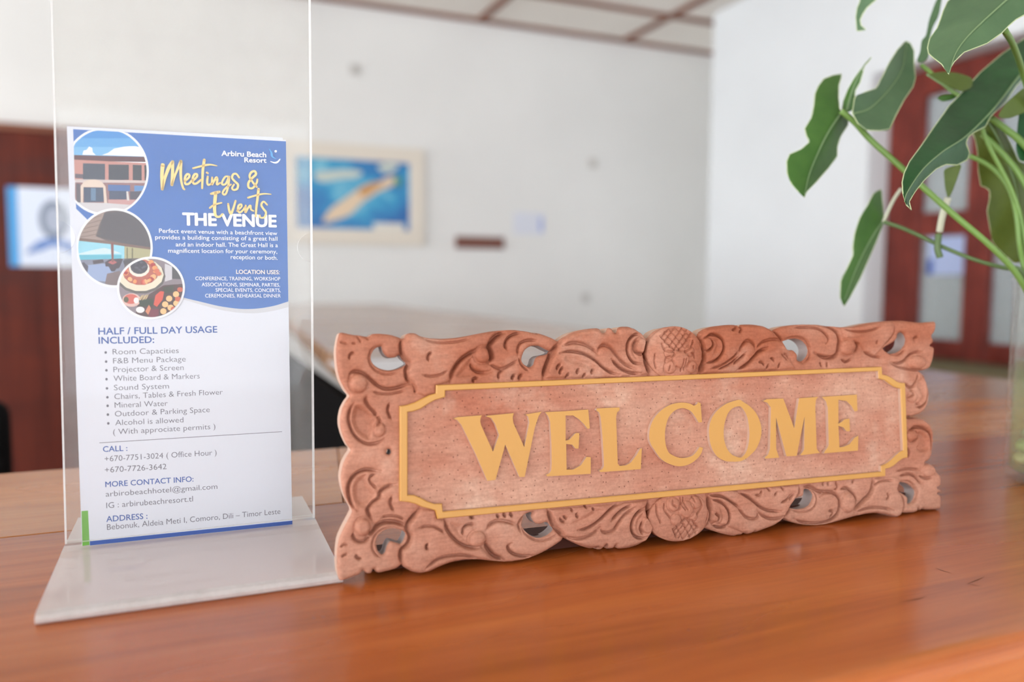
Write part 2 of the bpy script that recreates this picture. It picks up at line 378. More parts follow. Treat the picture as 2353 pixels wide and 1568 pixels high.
M_PAPER = plain('flyer_paper', srgb(224, 226, 236), .38, .4); M_PAPER2 = plain('plain_white_paper', srgb(232, 234, 240), .6, .3)
M_BLUE = plain('flyer_blue_ink', srgb(48, 104, 184), .34, .5); M_NAVY = plain('flyer_band_ink', srgb(62, 92, 164), .35, .5); M_HEAD = plain('heading_ink', srgb(66, 98, 170), .5, .3)
M_GREYINK = plain('body_text_ink', srgb(112, 110, 122), .5, .3); M_WHITEINK = plain('white_ink', srgb(246, 247, 252), .4, .4); M_GREYBAND = plain('pale_grey_ink', srgb(208, 208, 214), .4, .4)
M_SCRIPT = plain('gold_foil_ink', srgb(246, 212, 140), .4, .4); M_GREEN = plain('green_ink', srgb(112, 176, 72), .4, .4)
_ink = {}
def ink(r, g, b):
    k = (r, g, b)
    if k not in _ink: _ink[k] = plain('printed_ink_%d' % len(_ink), srgb(r, g, b), .38, .4)
    return _ink[k]

def leafmat(name, a, b_, rough=.3, spec=.3):
    m, nt, b = new_mat(name); n = noise(nt, (1, 1, 1), 30, 4, .6); r = ramp(nt, n.outputs['Fac'], [(.3, a), (.7, b_)])
    nt.links.new(r.outputs[0], b.inputs['Base Color'])
    b.inputs['Roughness'].default_value = rough; b.inputs['Specular IOR Level'].default_value = spec
    bump(nt, n.outputs['Fac'], .15, .002, b); return m
M_LEAF_DK = leafmat('glossy_leaf_top', srgb(18, 60, 26), srgb(34, 82, 40), .34, .2)
M_LEAF_MD = leafmat('mid_green_leaf', srgb(54, 91, 36), srgb(72, 108, 47), .42)
M_LEAF_GY = leafmat('grey_green_leaf_underside', srgb(68, 96, 65), srgb(85, 113, 78), .45)
M_LEAF_OL = leafmat('olive_leaf', srgb(72, 88, 32), srgb(88, 104, 44), .45)
M_VEIN = plain('pale_leaf_vein', srgb(118, 142, 100), .6, .3); M_RIM = plain('pale_leaf_margin', srgb(196, 208, 160), .5, .3)
M_STEM = plain('green_stem', srgb(110, 142, 70), .42, .4); M_STEM_DK = plain('dark_stem', srgb(84, 106, 62), .45, .4); M_STEM_PALE = plain('dry_pale_stem', srgb(190, 190, 168), .6, .3)
M_BLACK = plain('black_laminate', srgb(10, 9, 10), .9, .04); M_BLACKFAB = plain('black_fabric', srgb(20, 20, 22), .9, .2, bump=.3, bscale=900); M_CHROME = plain('grey_metal', srgb(150, 150, 152), .3, .5, .9)
M_FRAME = plain('cream_picture_frame', srgb(226, 216, 202), .5, .4); M_SEA = None

# ------------------------------------------------------------------ the room
CEIL_Z = C0[2]+1.61; YB = 4.80; XR = 3.035; WIN_X = 3.19
struct(box('floor', -7.0, 6.5, -8.0, YB+.1, -.1, 0, M_FLOOR))
struct(box('wall_back', -7.0, 6.5, YB, YB+.15, 0, CEIL_Z, M_WALL))
Y_END = 4.08; WY1 = 2.86; WY0 = .9; W_TOP = C0[2]+.965; W_BOT = C0[2]-.352
bm = bmesh.new()
add_box(bm, XR, XR+.25, WY1, Y_END, 0, CEIL_Z); add_box(bm, XR, XR+.25, WY0, WY1, W_TOP, CEIL_Z); add_box(bm, XR, XR+.25, WY0, WY1, 0, W_BOT); add_box(bm, XR, XR+.25, -8.0, WY0, 0, CEIL_Z)
struct(bm_obj('wall_right', bm, M_WALL_R))
# room seen dimly through the window panes
struct(box('wall_next_room', 4.6, 4.7, -1, Y_END, 0, CEIL_Z, M_BEIGE))
struct(box('wall_front', 3.0, 6.5, -8.1, -8.0, 0, CEIL_Z, M_WALL))
struct(box('ceiling', -7.0, 6.5, -8.0, YB+.1, CEIL_Z+.004, CEIL_Z+.1, M_CEIL))
for k, x in enumerate([-6.57, -5.52, -4.48, -3.43, -2.39, -1.34, -.30, .74, 1.784, 2.826]):
    struct(box('trim_%d' % (k+1), x-.022, x+.022, -7.9, YB-.001, CEIL_Z-.012, CEIL_Z+.004, M_BROWN))
for k, y in enumerate([YB-.025, 4.225, 3.66, 3.09, 2.5, 1.4, .3, -.8, -1.9, -3, -4.1, -5.2, -6.3, -7.4]):
    struct(box('trim_%d' % (k+20), -6.9, 6.3, y-.02, y+.02, CEIL_Z-.013, CEIL_Z+.003, M_BROWN))

# window on the right wall: red hardwood frame with narrow panes
def px_win(px, py): return at_x(px, py, WIN_X)
WZ0 = C0[2]-.395
win = empty('window_1', (WIN_X, 1.9, WZ0)); win['kind'] = 'structure'
bm = bmesh.new()
def wb(y0, y1, z0, z1, d0=-.03, d1=.03): add_box(bm, WIN_X+d0, WIN_X+d1, y0, y1, C0[2]+z0, C0[2]+z1, .004, 1)
yL = WY1-.003
wb(yL-.19, yL, -.349, .96); wb(.92, yL, .84, .961, -.0315, .0315)                       # outer jamb and head
wb(.92, yL-.18, -.349, -.262, -.024, .024); wb(.92, yL-.18, .205, .312, -.024, .024)             # bottom rail, middle rail
ys = [yL-.19]
y = yL-.42
while y > 1.0:
    wb(y-.125, y, -.349, .845, -.027, .027); y -= .36
bm_obj('window_frame', bm, M_REDWOOD, win)
box('window_glass', WIN_X-.003, WIN_X+.003, .95, yL-.05, C0[2]-.27, C0[2]+.85, M_PANE, win)
box('window_sill', XR-.02, XR+.24, .88, WY1-.001, W_BOT-.11, W_BOT+.004, M_SILL, win, .003)
adopt(win)
notice_w = box('posted_notice', WIN_X-.0085, WIN_X-.0075, 2.405, 2.63, C0[2]+.03, C0[2]+.2, ink(176, 190, 226))
box('blue_edge', WIN_X-.0097, WIN_X-.0088, 2.60, 2.63, C0[2]+.03, C0[2]+.1, ink(58, 88, 170), notice_w)
tag(notice_w, 'pale blue notice stuck on the window pane behind the plant', 'notice')

# dark door at the far left of the back wall, with a poster
door = empty('door_1', (-.45, YB, 0)); door['kind'] = 'structure'
dx0, dx1, dz = -1.25, .30, C0[2]+.735
box('door_panel', dx0, dx1, YB-.03, YB-.001, .0, dz, M_DARKDOOR, door, .004)
bm = bmesh.new(); add_box(bm, dx0-.07, dx0, YB-.05, YB-.001, 0, dz, .004); add_box(bm, dx1, dx1+.07, YB-.05, YB-.001, 0, dz, .004); add_box(bm, dx0-.07, dx1+.07, YB-.05, YB-.001, dz, dz+.035, .004)
bm_obj('door_frame', bm, M_BROWN, door); adopt(door)

def wall_plane(o, y): return Plane((0, y, 0), (1, 0, 0), (0, 0, 1))
# poster on the dark door
yp = YB-.034
a = at_y(15, 428, yp); b = at_y(22, 612, yp); w_ = .36
pl = Plane((a[0], yp, b[2]), (1, 0, 0), (0, 0, 1)); hh = a[2]-b[2]
poster = tag(box('poster', a[0], a[0]+w_, yp-.0015, yp+.003, b[2], a[2], ink(222, 230, 246)), 'white poster with blue left edge and grey oval on the dark door', 'poster')
L = Layers(pl); L.add([(0, 0), (.045, 0), (.045, hh), (0, hh)], ink(74, 158, 220), .0025); L.build('blue_edge', poster)
L = Layers(pl)
ov = lambda cx, cz, rx, rz: [(cx+rx*math.cos(t), cz+rz*math.sin(t)) for t in np.linspace(0, 2*math.pi, 40, endpoint=False)]
L.add(ov(.205, hh*.60, .068, .10), ink(128, 138, 158), .0025); L.add(ov(.205, hh*.60, .040, .066), ink(176, 184, 202), .0030); L.build('oval_emblem', poster)
L = Layers(pl); L.ribbon(catmull([(.085, hh*.18), (.13, hh*.25), (.185, hh*.31), (.245, hh*.29), (.30, hh*.21), (.335, hh*.17)], 5), [.018, .05, .036, .05, .02], ink(104, 138, 200), .0025); L.build('blue_scroll', poster)

# framed sea map on the back wall
a = at_y(640, 330, YB); b = at_y(972, 568, YB); x0, x1, z0, z1 = a[0], b[0], b[2]+.005, C0[2]+.79
fm = empty('framed_map', ((x0+x1)/2, YB-.02, z0)); tag(fm, 'framed blue sea map with tan island in cream frame on the back wall', 'picture')
bm = bmesh.new(); fw = .092
add_box(bm, x0, x1, YB-.03, YB-.001, z1-fw, z1, .004); add_box(bm, x0, x1, YB-.03, YB-.001, z0, z0+fw, .004); add_box(bm, x0, x0+fw, YB-.03, YB-.001, z0+fw, z1-fw, .004); add_box(bm, x1-fw, x1, YB-.03, YB-.001, z0+fw, z1-fw, .004)
bm_obj('picture_frame', bm, M_FRAME, fm)
def seamat():
    m, nt, b_ = new_mat('printed_sea'); n = noise(nt, (1, 1, 1.6), 4.5, 4, .55, rot=(0, rad(35), 0)); r = ramp(nt, n.outputs['Fac'], [(.3, srgb(28, 92, 164)), (.46, srgb(38, 124, 186)), (.58, srgb(52, 156, 200)), (.74, srgb(140, 204, 220))])
    nt.links.new(r.outputs[0], b_.inputs['Base Color']); b_.inputs['Roughness'].default_value = .35; return m
box('map_sheet', x0+fw-.002, x1-fw+.002, YB-.018, YB-.002, z0+fw-.002, z1-fw+.002, seamat(), fm)
pl = Plane((0, YB-.0185, 0), (1, 0, 0), (0, 0, 1)); mp = lambda q: [tuple((at_y(x_, y_, YB-.0185))[[0, 2]]) for x_, y_ in q]
L = Layers(pl)
L.add(catmull(mp([(742, 510), (760, 480), (790, 458), (815, 440), (838, 425), (868, 418), (898, 405), (912, 410), (900, 428), (872, 440), (848, 455), (828, 470), (806, 492), (775, 505)]), 4, True), ink(226, 202, 172), .001)
L.add(catmull(mp([(822, 440), (842, 424), (868, 418), (880, 424), (860, 438), (838, 452)]), 4, True), ink(202, 150, 96), .0016)
L.add(catmull(mp([(722, 398), (760, 392), (800, 390), (832, 395), (820, 408), (780, 412), (735, 418)]), 4, True), ink(198, 206, 196), .001)
L.add(catmull(mp([(868, 382), (890, 376), (915, 380), (905, 392), (880, 396)]), 4, True), ink(206, 214, 200), .001)
L.add(catmull(mp([(905, 412), (916, 405), (922, 420), (912, 430)]), 4, True), ink(92, 152, 112), .0018)
L.add(mp([(720, 352), (940, 366), (940, 374), (720, 362)]), ink(40, 112, 156), .001)
L.build('printed_islands', fm)
L = Layers(pl); L.add(mp([(858, 512), (928, 514), (928, 540), (858, 538)]), ink(224, 220, 210), .0012); L.build('map_legend', fm)
adopt(fm)
# small plaque and notice
a = at_y(1046, 543, YB); b = at_y(1156, 573, YB)
tag(box('wall_plaque', a[0], b[0], YB-.02, YB-.001, b[2], a[2], plain('brown_plaque_timber', srgb(118, 72, 58), .5), None, .003), 'small brown wooden plaque on the white back wall', 'plaque')
a = at_y(1180, 487, YB); b = at_y(1250, 540, YB)
nt_ = tag(box('wall_notice', a[0], b[0], YB-.003, YB-.0005, b[2], a[2], ink(218, 220, 230)), 'small white notice with blue edge on the back wall right of the plaque', 'notice')
box('blue_border', b[0]-.035, b[0]-.01, YB-.0042, YB-.0032, b[2]+.02, a[2]-.03, ink(156, 168, 216), nt_)
for q, lab in (((815, 160), 'small grey plate high on the back wall, nearest the ceiling'), ((1345, 685), 'small grey plate low on the back wall, just above the carved sign'), ((1362, 376), 'faint pale plate on the back wall up right of the white notice')):
    a = at_y(q[0], q[1], YB); s = .032
    r = tag(box('wall_plate', a[0]-s, a[0]+s, YB-.010, YB-.001, a[2]-s, a[2]+s, ink(*((206, 201, 194) if q[0] == 1362 else (203, 199, 194))), None, .003), lab, 'wall plate', 'wall plates')
    box('rocker', a[0]-s*.4, a[0]+s*.4, YB-.0125, YB-.0102, a[2]-s*.5, a[2]+s*.5, ink(194, 190, 185), r)

# ------------------------------------------------------------------ reception counter
cnt = empty('reception_counter', (.3, .45, 0)); tag(cnt, 'L-shaped varnished orange-brown timber reception counter under the carved sign', 'counter')
TZ = COUNTER_Z
YF, YS, YRR = .199, .487, .648                # front edge, plank seam, rear edge
XI, XE = .205, 1.10
# front board, its left end mitred behind the seam
def slab(name, pts, z0, z1, mat, bev=.003):
    bm = bmesh.new(); lo = [bm.verts.new((x, y, z0)) for x, y in pts]; hi = [bm.verts.new((x, y, z1)) for x, y in pts]; n = len(pts)
    bm.faces.new(lo[::-1]); top = bm.faces.new(hi)
    for i in range(n): bm.faces.new((lo[i], lo[(i+1) % n], hi[(i+1) % n], hi[i]))
    bmesh.ops.bevel(bm, geom=[e for e in top.edges], offset=bev, segments=3, profile=.5, affect='EDGES'); return bm_obj(name, bm, mat, cnt)
g = .0004
RB = .0075                                     # rounded front edge
pr = [(YS-g, TZ-.045), (YS-g, TZ-.0008), (YS-g-.0008, TZ)]+[(YF+RB-RB*math.sin(t), TZ-RB+RB*math.cos(t)) for t in np.linspace(0, math.pi/2, 7)]+[(YF, TZ-.043), (YF+.002, TZ-.045)]
n = len(pr); V = [(x, y_, z_) for x in (-1.6, XE) for y_, z_ in pr]
outward(mesh('counter_board', V, [(i, (i+1) % n, n+(i+1) % n, n+i) for i in range(n)]+[tuple(range(n))[::-1], tuple(range(n, 2*n))], M_TEAK, cnt))
slab('counter_board', [(-1.6, YS+g), (.092, YS+g), (.118, YRR), (-1.6, YRR)], TZ-.035, TZ, M_TEAK_PALE, .0008)
slab('counter_board', [(.0925, YS+g), (XE, YS+g), (XE, YRR), (.1185, YRR)], TZ-.035, TZ, M_TEAK_PALE, .0008)
slab('counter_board', [(XI, YRR+.0006), (XE, YRR+.0006), (XE-.10, 4.2), (XI+.22, 4.2)], TZ-.035, TZ, M_TEAK_GREY, .002)
box('front_panel', -1.55, XE-.03, YF+.05, YF+.075, 0.0, TZ-.0452, M_TEAK, cnt)
box('side_panel', XI+.012, XI+.03, YRR+.02, 4.15, 0.0, TZ-.0352, M_BLACK, cnt).rotation_euler = (0, 0, 0)
box('end_panel', XE-.13, XE-.11, YF+.08, 4.15, 0.0, TZ-.0352, M_TEAK, cnt)
dent = plain('dent_in_varnish', srgb(128, 76, 46), .6)
for q in (((2150, 1306), (2168, 1313), (2187, 1318)), ((2223, 1342), (2240, 1346), (2256, 1348)), ((2223, 1342), (2245, 1334), (2262, 1326)), ((2065, 1385), (2105, 1378), (2130, 1372)), ((715, 1420), (721, 1421), (727, 1421)), ((738, 1418), (743, 1419), (748, 1418)), ((922, 1420), (927, 1421), (932, 1420)), ((52, 1156), (58, 1157), (62, 1156)), ((1578, 1448), (1582, 1449), (1586, 1448))):
    L = Layers(Plane((0, 0, TZ), (1, 0, 0), (0, 1, 0))); L.ribbon(catmull([tuple(at_z(x, y_, TZ)[:2]) for x, y_ in q], 4), [.0001, .0008, .0001], dent, .00008); L.build('dent_mark', cnt)
adopt(cnt)
# paper on the return part of the counter
sp = tag(mesh('paper_sheet', [(x, y_, TZ+z_) for z_ in (.0004, .0012) for x, y_ in ((.215, 1.02), (.42, 1.03), (.425, 1.33), (.225, 1.32))], [(3, 2, 1, 0), (4, 5, 6, 7), (0, 1, 5, 4), (1, 2, 6, 5), (2, 3, 7, 6), (3, 0, 4, 7)], M_PAPER2), 'blank white sheet of paper lying on the counter behind the sign', 'paper')

# office chair behind the counter at the far left
ch = empty('office_chair', (-.5, 1.8, 0)); tag(ch, 'black office chair just showing behind the counter at far left', 'chair')
bm = bmesh.new(); add_box(bm, -.70, -.262, 1.50, 1.56, .62, .985, .028, 4); bm_obj('backrest', bm, M_BLACKFAB, ch, True)
bm = bmesh.new(); add_box(bm, -.73, -.25, 1.58, 2.05, .42, .50, .03, 4); bm_obj('seat', bm, M_BLACKFAB, ch, True)
tube('back_bracket', [(-.5, 1.545, .66), (-.5, 1.575, .57), (-.5, 1.63, .44)], .018, M_BLACK, ch)
tube('gas_column', [(-.5, 1.8, .1), (-.5, 1.8, .42)], .025, M_CHROME, ch)
for k in range(5):
    t = k*2*math.pi/5; e = (-.5+.27*math.cos(t), 1.8+.27*math.sin(t))
    lg = tube('leg', [(-.5, 1.8, .1), (e[0], e[1], .075)], [.022, .016], M_BLACK, ch)
    tube('caster', [(e[0]-.012, e[1], .03), (e[0]+.012, e[1], .03)], .03, M_BLACK, lg, 12)
adopt(ch)

# ------------------------------------------------------------------ acrylic flyer stand
HY = rad(-.6); hu = np.array([math.cos(HY), math.sin(HY), 0]); hb = np.array([-math.sin(HY), math.cos(HY), 0])
kink = at_z(437, 1234, TZ+.006)
FP = Plane((kink[0], kink[1], kink[2]), hu, (0, 0, 1))           # face of the flyer
st = empty('flyer_stand', (kink[0], kink[1], TZ)); tag(st, 'clear acrylic T-shaped flyer stand left of the carved sign', 'display stand')
tl, tr, bl, br = (FP.st(118, 0), FP.st(712, 0), FP.st(152, 1265), FP.st(722, 1203))
def lerp(a, b, t): return (a[0]+(b[0]-a[0])*t, a[1]+(b[1]-a[1])*t)
zt = .285; tl = lerp(bl, tl, (zt-bl[1])/(tl[1]-bl[1])); tr = lerp(br, tr, (zt-br[1])/(tr[1]-br[1])); bl = (bl[0], .004); br = (br[0], .004)
def notch(a, b, t0, r, sgn, n=14):
    c = lerp(a, b, t0); out = []
    for k in range(n+1):
        th = -math.pi/2+math.pi*k/n; out.append((c[0]+sgn*r*math.cos(th), c[1]+r*math.sin(th)))
    return out
nr = .0077
right = notch(br, tr, (FP.st(716, 570)[1]-br[1])/(tr[1]-br[1]), nr, -1)
left = notch(tl, bl, 1-(FP.st(135, 545)[1]-bl[1])/(tl[1]-bl[1]), nr, 1)[::-1]
front_loop = [bl, br]+right+[tr, tl]+left
V, Fc, M = extrude_poly(FP, [front_loop], .0006, .0026, 0)
mesh('front_sheet', V, Fc, [M_ACR, M_ACR_EDGE], st, M)
V, Fc, M = extrude_poly(FP, [[bl, br, tr, tl]], -.0036, -.0016, 0)
mesh('back_sheet', V, Fc, [M_ACR_BACK, M_ACR_EDGE], st, M)
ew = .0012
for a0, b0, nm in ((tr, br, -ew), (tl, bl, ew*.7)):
    V, Fc, M = extrude_poly(FP, [[b0, (b0[0]+nm, b0[1]), (a0[0]+nm, a0[1]), a0]], .0027, .0032, 0); mesh('edge_glint', V, Fc, [M_ACR_EDGE], st, M)  # pale strips stand in for the refracted bright line along the sheet edges
# foot: two flared halves with a thick rounded edge
wl = bl[0]-.0015; wr = br[0]+.0015
prof = [(-.076, .0004), (-.078, .0016), (-.0785, .0032), (-.077, .0046), (-.074, .0052), (-.012, .0062), (-.004, .0066), (.005, .0066), (.012, .0062), (.060, .0052), (.063, .0046), (.0642, .003), (.0635, .0014), (.062, .0004), (.02, .0018), (-.03, .0018)]
def footv(s, q): return FP.o+FP.u*s+hb*q[0]+np.array([0, 0, TZ+q[1]-FP.o[2]])
n = len(prof); V = [footv(s, q) for s in (wl, wr) for q in prof]
Fc = [(i, (i+1) % n, n+(i+1) % n, n+i) for i in range(n)]+[tuple(range(n))[::-1], tuple(range(n, 2*n))]
mi = [1 if i in (0, 1, 2, 3) else 0 for i in range(n)]+[1, 1]
outward(mesh('foot', V, Fc, [M_ACR_FOOT, M_ACR_EDGE], st, mi))
adopt(st)

# ------------------------------------------------------------------ flyers
rear = [FP.st(*q) for q in ((153, 289), (650, 316), (662, 1204), (188, 1256))]
front = [FP.st(*q) for q in ((160, 290.5), (657, 321.5), (671.5, 1206), (206, 1254.5))]
def paper(name, pts, h0, h1, mat):
    V, Fc, M = extrude_poly(FP, [pts], h0, h1); return mesh(name, V, Fc, mat)
fl2 = tag(paper('event_flyer', rear[::-1], -.0011, -.0007, M_PAPER), 'rear white flyer with green lower edge, mostly hidden behind the front flyer', 'flyer', 'flyers in the acrylic stand')
L = Layers(FP); q = [FP.st(*p) for p in ((187, 1176), (209, 1174), (212, 1253), (189, 1256))]; L.add(q, M_GREEN, -.00062); L.build('green_print', fl2)
fl = tag(paper('event_flyer', front[::-1], -.0005, -.0001, M_PAPER), 'front printed blue and white venue flyer headed Meetings & Events', 'flyer', 'flyers in the acrylic stand')
S = lambda q: [FP.st(x, y_) for x, y_ in q]
H1 = -.00006
def circ_px(cx, cy, rx, ry, t0=0, t1=360, n=48): return [(cx+rx*math.cos(rad(t)), cy+ry*math.sin(rad(t))) for t in np.linspace(t0, t1, n)]
# blue field
L = Layers(FP)
L.add(S([(168, 297)]+[(657, 325), (663, 706)]+catmull([(663, 706), (630, 714), (590, 720), (550, 719), (505, 712), (460, 700), (420, 688)], 4)[1:]+[(340, 640), (175, 480)]), M_GREYBAND, H1)
L.add(S([(168, 297), (657, 325), (662.5, 693)]+catmull([(662.5, 693), (630, 703), (590, 709.5), (550, 710), (505, 704), (462, 694), (420, 684)], 4)[1:]+[(340, 640), (175, 480)]), M_BLUE, H1+.00003)
L.build('blue_panel', fl)
H2 = H1+.00006; dh = .00003
def clip_poly(pts, cx, cy, rx, ry, xmin):
    """keep a printed shape inside its round picture and right of the paper's printed edge (convex clip)"""
    clip = [(max(x, xmin(y_)), y_) for x, y_ in circ_px(cx, cy, rx, ry, 0, 360, 61)[:-1]]; out = list(pts)
    m = len(clip)
    for i in range(m):
        a, b = clip[i], clip[(i+1) % m]
        if abs(a[0]-b[0])+abs(a[1]-b[1]) < 1e-6: continue
        side = lambda p: (b[0]-a[0])*(p[1]-a[1])-(b[1]-a[1])*(p[0]-a[0])
        new = []
        for k in range(len(out)):
            p, r = out[k], out[(k+1) % len(out)]; sp_, sr = side(p), side(r)
            if sp_ >= 0: new.append(p)
            if (sp_ >= 0) != (sr >= 0): t = sp_/(sp_-sr); new.append((p[0]+(r[0]-p[0])*t, p[1]+(r[1]-p[1])*t))
        out = new
        if len(out) < 3: return None
    return out
def picture(name, cx, cy, rx, ry, shapes, xmin, h, ytop=None):
    L = Layers(FP); rim = [(max(x, xmin(y_)), y_) for x, y_ in circ_px(cx, cy, rx+5, ry+5, 0, 360, 61)[:-1]]
    if ytop: rim = [(x, max(y_, ytop(x))) for x, y_ in rim]
    L.add(S(rim), M_WHITEINK, h)
    for k, (col, pts) in enumerate(shapes):
        p = clip_poly(pts, cx, cy, rx, ry, xmin)
        if p and ytop: p = [(x, max(y_, ytop(x))) for x, y_ in p]
        if p:
            q = S(p); a = abs(sum(q[i][0]*q[(i+1) % len(q)][1]-q[(i+1) % len(q)][0]*q[i][1] for i in range(len(q))))
            if a > 1e-9: L.add(q, ink(*col), h+dh*(1+k*.25))
    L.build(name, fl); return
R = lambda x0, y0, x1, y1: [(x0, y0), (x1, y0), (x1, y1), (x0, y1)]
xm = lambda y_: 168.5+(y_-297)*.026
X_ = lambda *q: tile('X', q)
bld = [((96, 164, 222), R(100, 200, 400, 365)), ((70, 144, 214), R(100, 200, 400, 318)), ((120, 182, 228), R(100, 338, 400, 365)),
  ((244, 246, 250), X_((280, 540), (300, 470), (350, 460), (390, 405), (440, 430), (450, 500), (500, 545))),
  ((244, 246, 250), X_((600, 545), (700, 510), (800, 440), (950, 410), (1050, 400), (1150, 400), (1320, 440), (1320, 570))),
  ((96, 56, 62), X_((140, 545), (700, 560), (1400, 575), (1400, 660), (140, 640))), ((196, 140, 132), X_((140, 620), (1400, 680), (1400, 980), (140, 960))),
  ((70, 76, 92), X_((290, 680), (650, 690), (650, 960), (290, 950))), ((62, 64, 76), X_((710, 700), (1040, 705), (1040, 950), (710, 960))), ((58, 60, 70), X_((1105, 705), (1250, 710), (1250, 960), (1105, 955))), ((58, 60, 70), X_((1295, 710), (1400, 715), (1400, 960), (1300, 960))),
  ((100, 90, 102), X_((160, 850), (290, 860), (290, 930), (160, 920))), ((206, 190, 188), X_((160, 940), (1400, 965), (1400, 1005), (160, 985))),
  ((150, 110, 112), X_((160, 990), (1400, 1005), (1400, 1400), (160, 1400))), ((74, 108, 168), X_((700, 1030), (1060, 1040), (1060, 1140), (700, 1130))), ((66, 76, 104), X_((720, 1130), (1000, 1135), (1000, 1270), (720, 1270))), ((92, 140, 196), X_((1130, 1045), (1300, 1050), (1300, 1130), (1130, 1140))), ((78, 74, 90), X_((1060, 1140), (1300, 1140), (1300, 1270), (1060, 1270))),
  ((198, 150, 148), X_((700, 1275), (1300, 1280), (1300, 1380), (700, 1370))), ((214, 208, 206), X_((1000, 1140), (1030, 1140), (1050, 1290), (1010, 1290))),
  ((224, 204, 190), X_((250, 1060), (300, 985), (400, 945), (500, 945), (600, 985), (660, 1060), (690, 1380), (640, 1380), (620, 1075), (300, 1070), (290, 1380), (255, 1380))), ((64, 78, 104), X_((300, 1075), (620, 1080), (630, 1310), (310, 1320))), ((98, 128, 160), X_((420, 1090), (500, 1090), (500, 1290), (420, 1290))),
  ((96, 88, 98), X_((180, 1010), (245, 1020), (255, 1360), (185, 1350))), ((206, 202, 206), X_((150, 1320), (660, 1330), (1300, 1380), (1300, 1560), (150, 1560)))]
picture('building_picture', 243, 394, 94, 97, bld, xm, H2, lambda x: 297+(x-168)*.057)
Y_ = lambda *q: tile('Y', q)
hall = [((104, 92, 92), R(150, 470, 360, 672)), ((160, 138, 130), Y_((80, 100), (520, 0), (420, 200), (360, 380), (500, 440), (90, 420))), ((84, 78, 84), Y_((480, 60), (900, 20), (1200, 400), (1200, 560), (800, 500), (380, 380))),
  ((122, 96, 88), Y_((90, 400), (560, 450), (1150, 540), (1150, 580), (560, 490), (90, 440))), ((150, 212, 232), Y_((90, 440), (560, 490), (760, 520), (760, 690), (90, 700))), ((206, 228, 234), Y_((130, 620), (330, 570), (480, 540), (620, 580), (720, 620), (90, 640))), ((96, 184, 206), Y_((90, 640), (720, 640), (720, 700), (90, 710))), ((176, 170, 130), Y_((760, 520), (1150, 570), (1150, 680), (760, 690))),
  ((128, 132, 152), Y_((90, 710), (760, 690), (760, 1100), (90, 1100))), ((150, 168, 206), Y_((260, 780), (500, 760), (640, 900), (560, 1010), (320, 1000), (200, 940))), ((122, 104, 106), Y_((520, 900), (700, 860), (700, 1100), (480, 1090))),
  ((76, 64, 72), Y_((320, 720), (460, 700), (480, 745), (330, 770))), ((72, 58, 68), Y_((490, 740), (560, 700), (700, 690), (740, 700), (690, 820), (650, 830), (620, 870), (580, 870), (540, 800), (500, 800))), ((180, 96, 98), Y_((530, 745), (600, 705), (660, 745), (600, 775))), ((134, 82, 78), Y_((570, 470), (610, 470), (612, 740), (585, 740))),
  ((80, 74, 90), Y_((90, 780), (200, 740), (260, 800), (240, 930), (200, 960), (90, 900))), ((70, 66, 72), Y_((740, 720), (860, 690), (860, 740), (760, 780))), ((120, 116, 86), Y_((790, 540), (806, 540), (806, 690), (790, 690))), ((120, 116, 86), Y_((860, 545), (880, 545), (880, 690), (860, 690))), ((76, 66, 66), R(150, 470, 360, 478))]
for k in range(5): hall.insert(3, ((118, 100, 96), Y_((90, 200+50*k), (440, 90+62*k), (440, 98+62*k), (90, 208+50*k))))
picture('hall_picture', 263, 570, 83, 86, hall, lambda y_: xm(y_)+1, H2+.00022)
def blob(cx, cy, rx, ry, rot=0, n=14): return [(cx+rx*math.cos(t)*math.cos(rot)-ry*math.sin(t)*math.sin(rot), cy+rx*math.cos(t)*math.sin(rot)+ry*math.sin(t)*math.cos(rot)) for t in np.linspace(0, 2*math.pi, n, endpoint=False)]
food = [((140, 126, 134), R(260, 580, 430, 745)), ((78, 74, 78), Y_((1420, 780), (1600, 900), (1600, 980), (1420, 970))), ((204, 200, 206), Y_((1320, 760), (1420, 800), (1420, 980), (1320, 1010))), ((84, 54, 54), Y_((1080, 1200), (1300, 1060), (1600, 1040), (1600, 1540), (900, 1540), (960, 1250))),
  ((96, 88, 84), Y_(*blob(985, 935, 345, 245))), ((232, 222, 198), Y_(*blob(985, 915, 320, 230))), ((184, 96, 78), Y_(*blob(985, 880, 250, 180))), ((238, 228, 216), Y_(*blob(965, 830, 145, 115))), ((58, 54, 66), Y_(*blob(965, 805, 122, 100)))]
rr = random.Random(3)
for k in range(14): food.append(((92, 88, 104), Y_(*blob(965+rr.uniform(-90, 90), 800+rr.uniform(-70, 80), 14, 12, 0, 7))))
for k in range(26):
    t = rr.uniform(.0, 3.4); q = rr.choice([(226, 150, 92), (200, 84, 70), (232, 172, 120), (168, 58, 56), (216, 120, 96)]); food.append((q, Y_(*blob(985+205*math.cos(t), 870+150*math.sin(t), rr.uniform(22, 44), rr.uniform(18, 34), t, 8))))
for k in range(5): food.append((rr.choice([(226, 150, 92), (206, 110, 80), (168, 58, 56)]), Y_(*blob(1130+k*26, 740+k*40, 38, 32, 0, 9))))
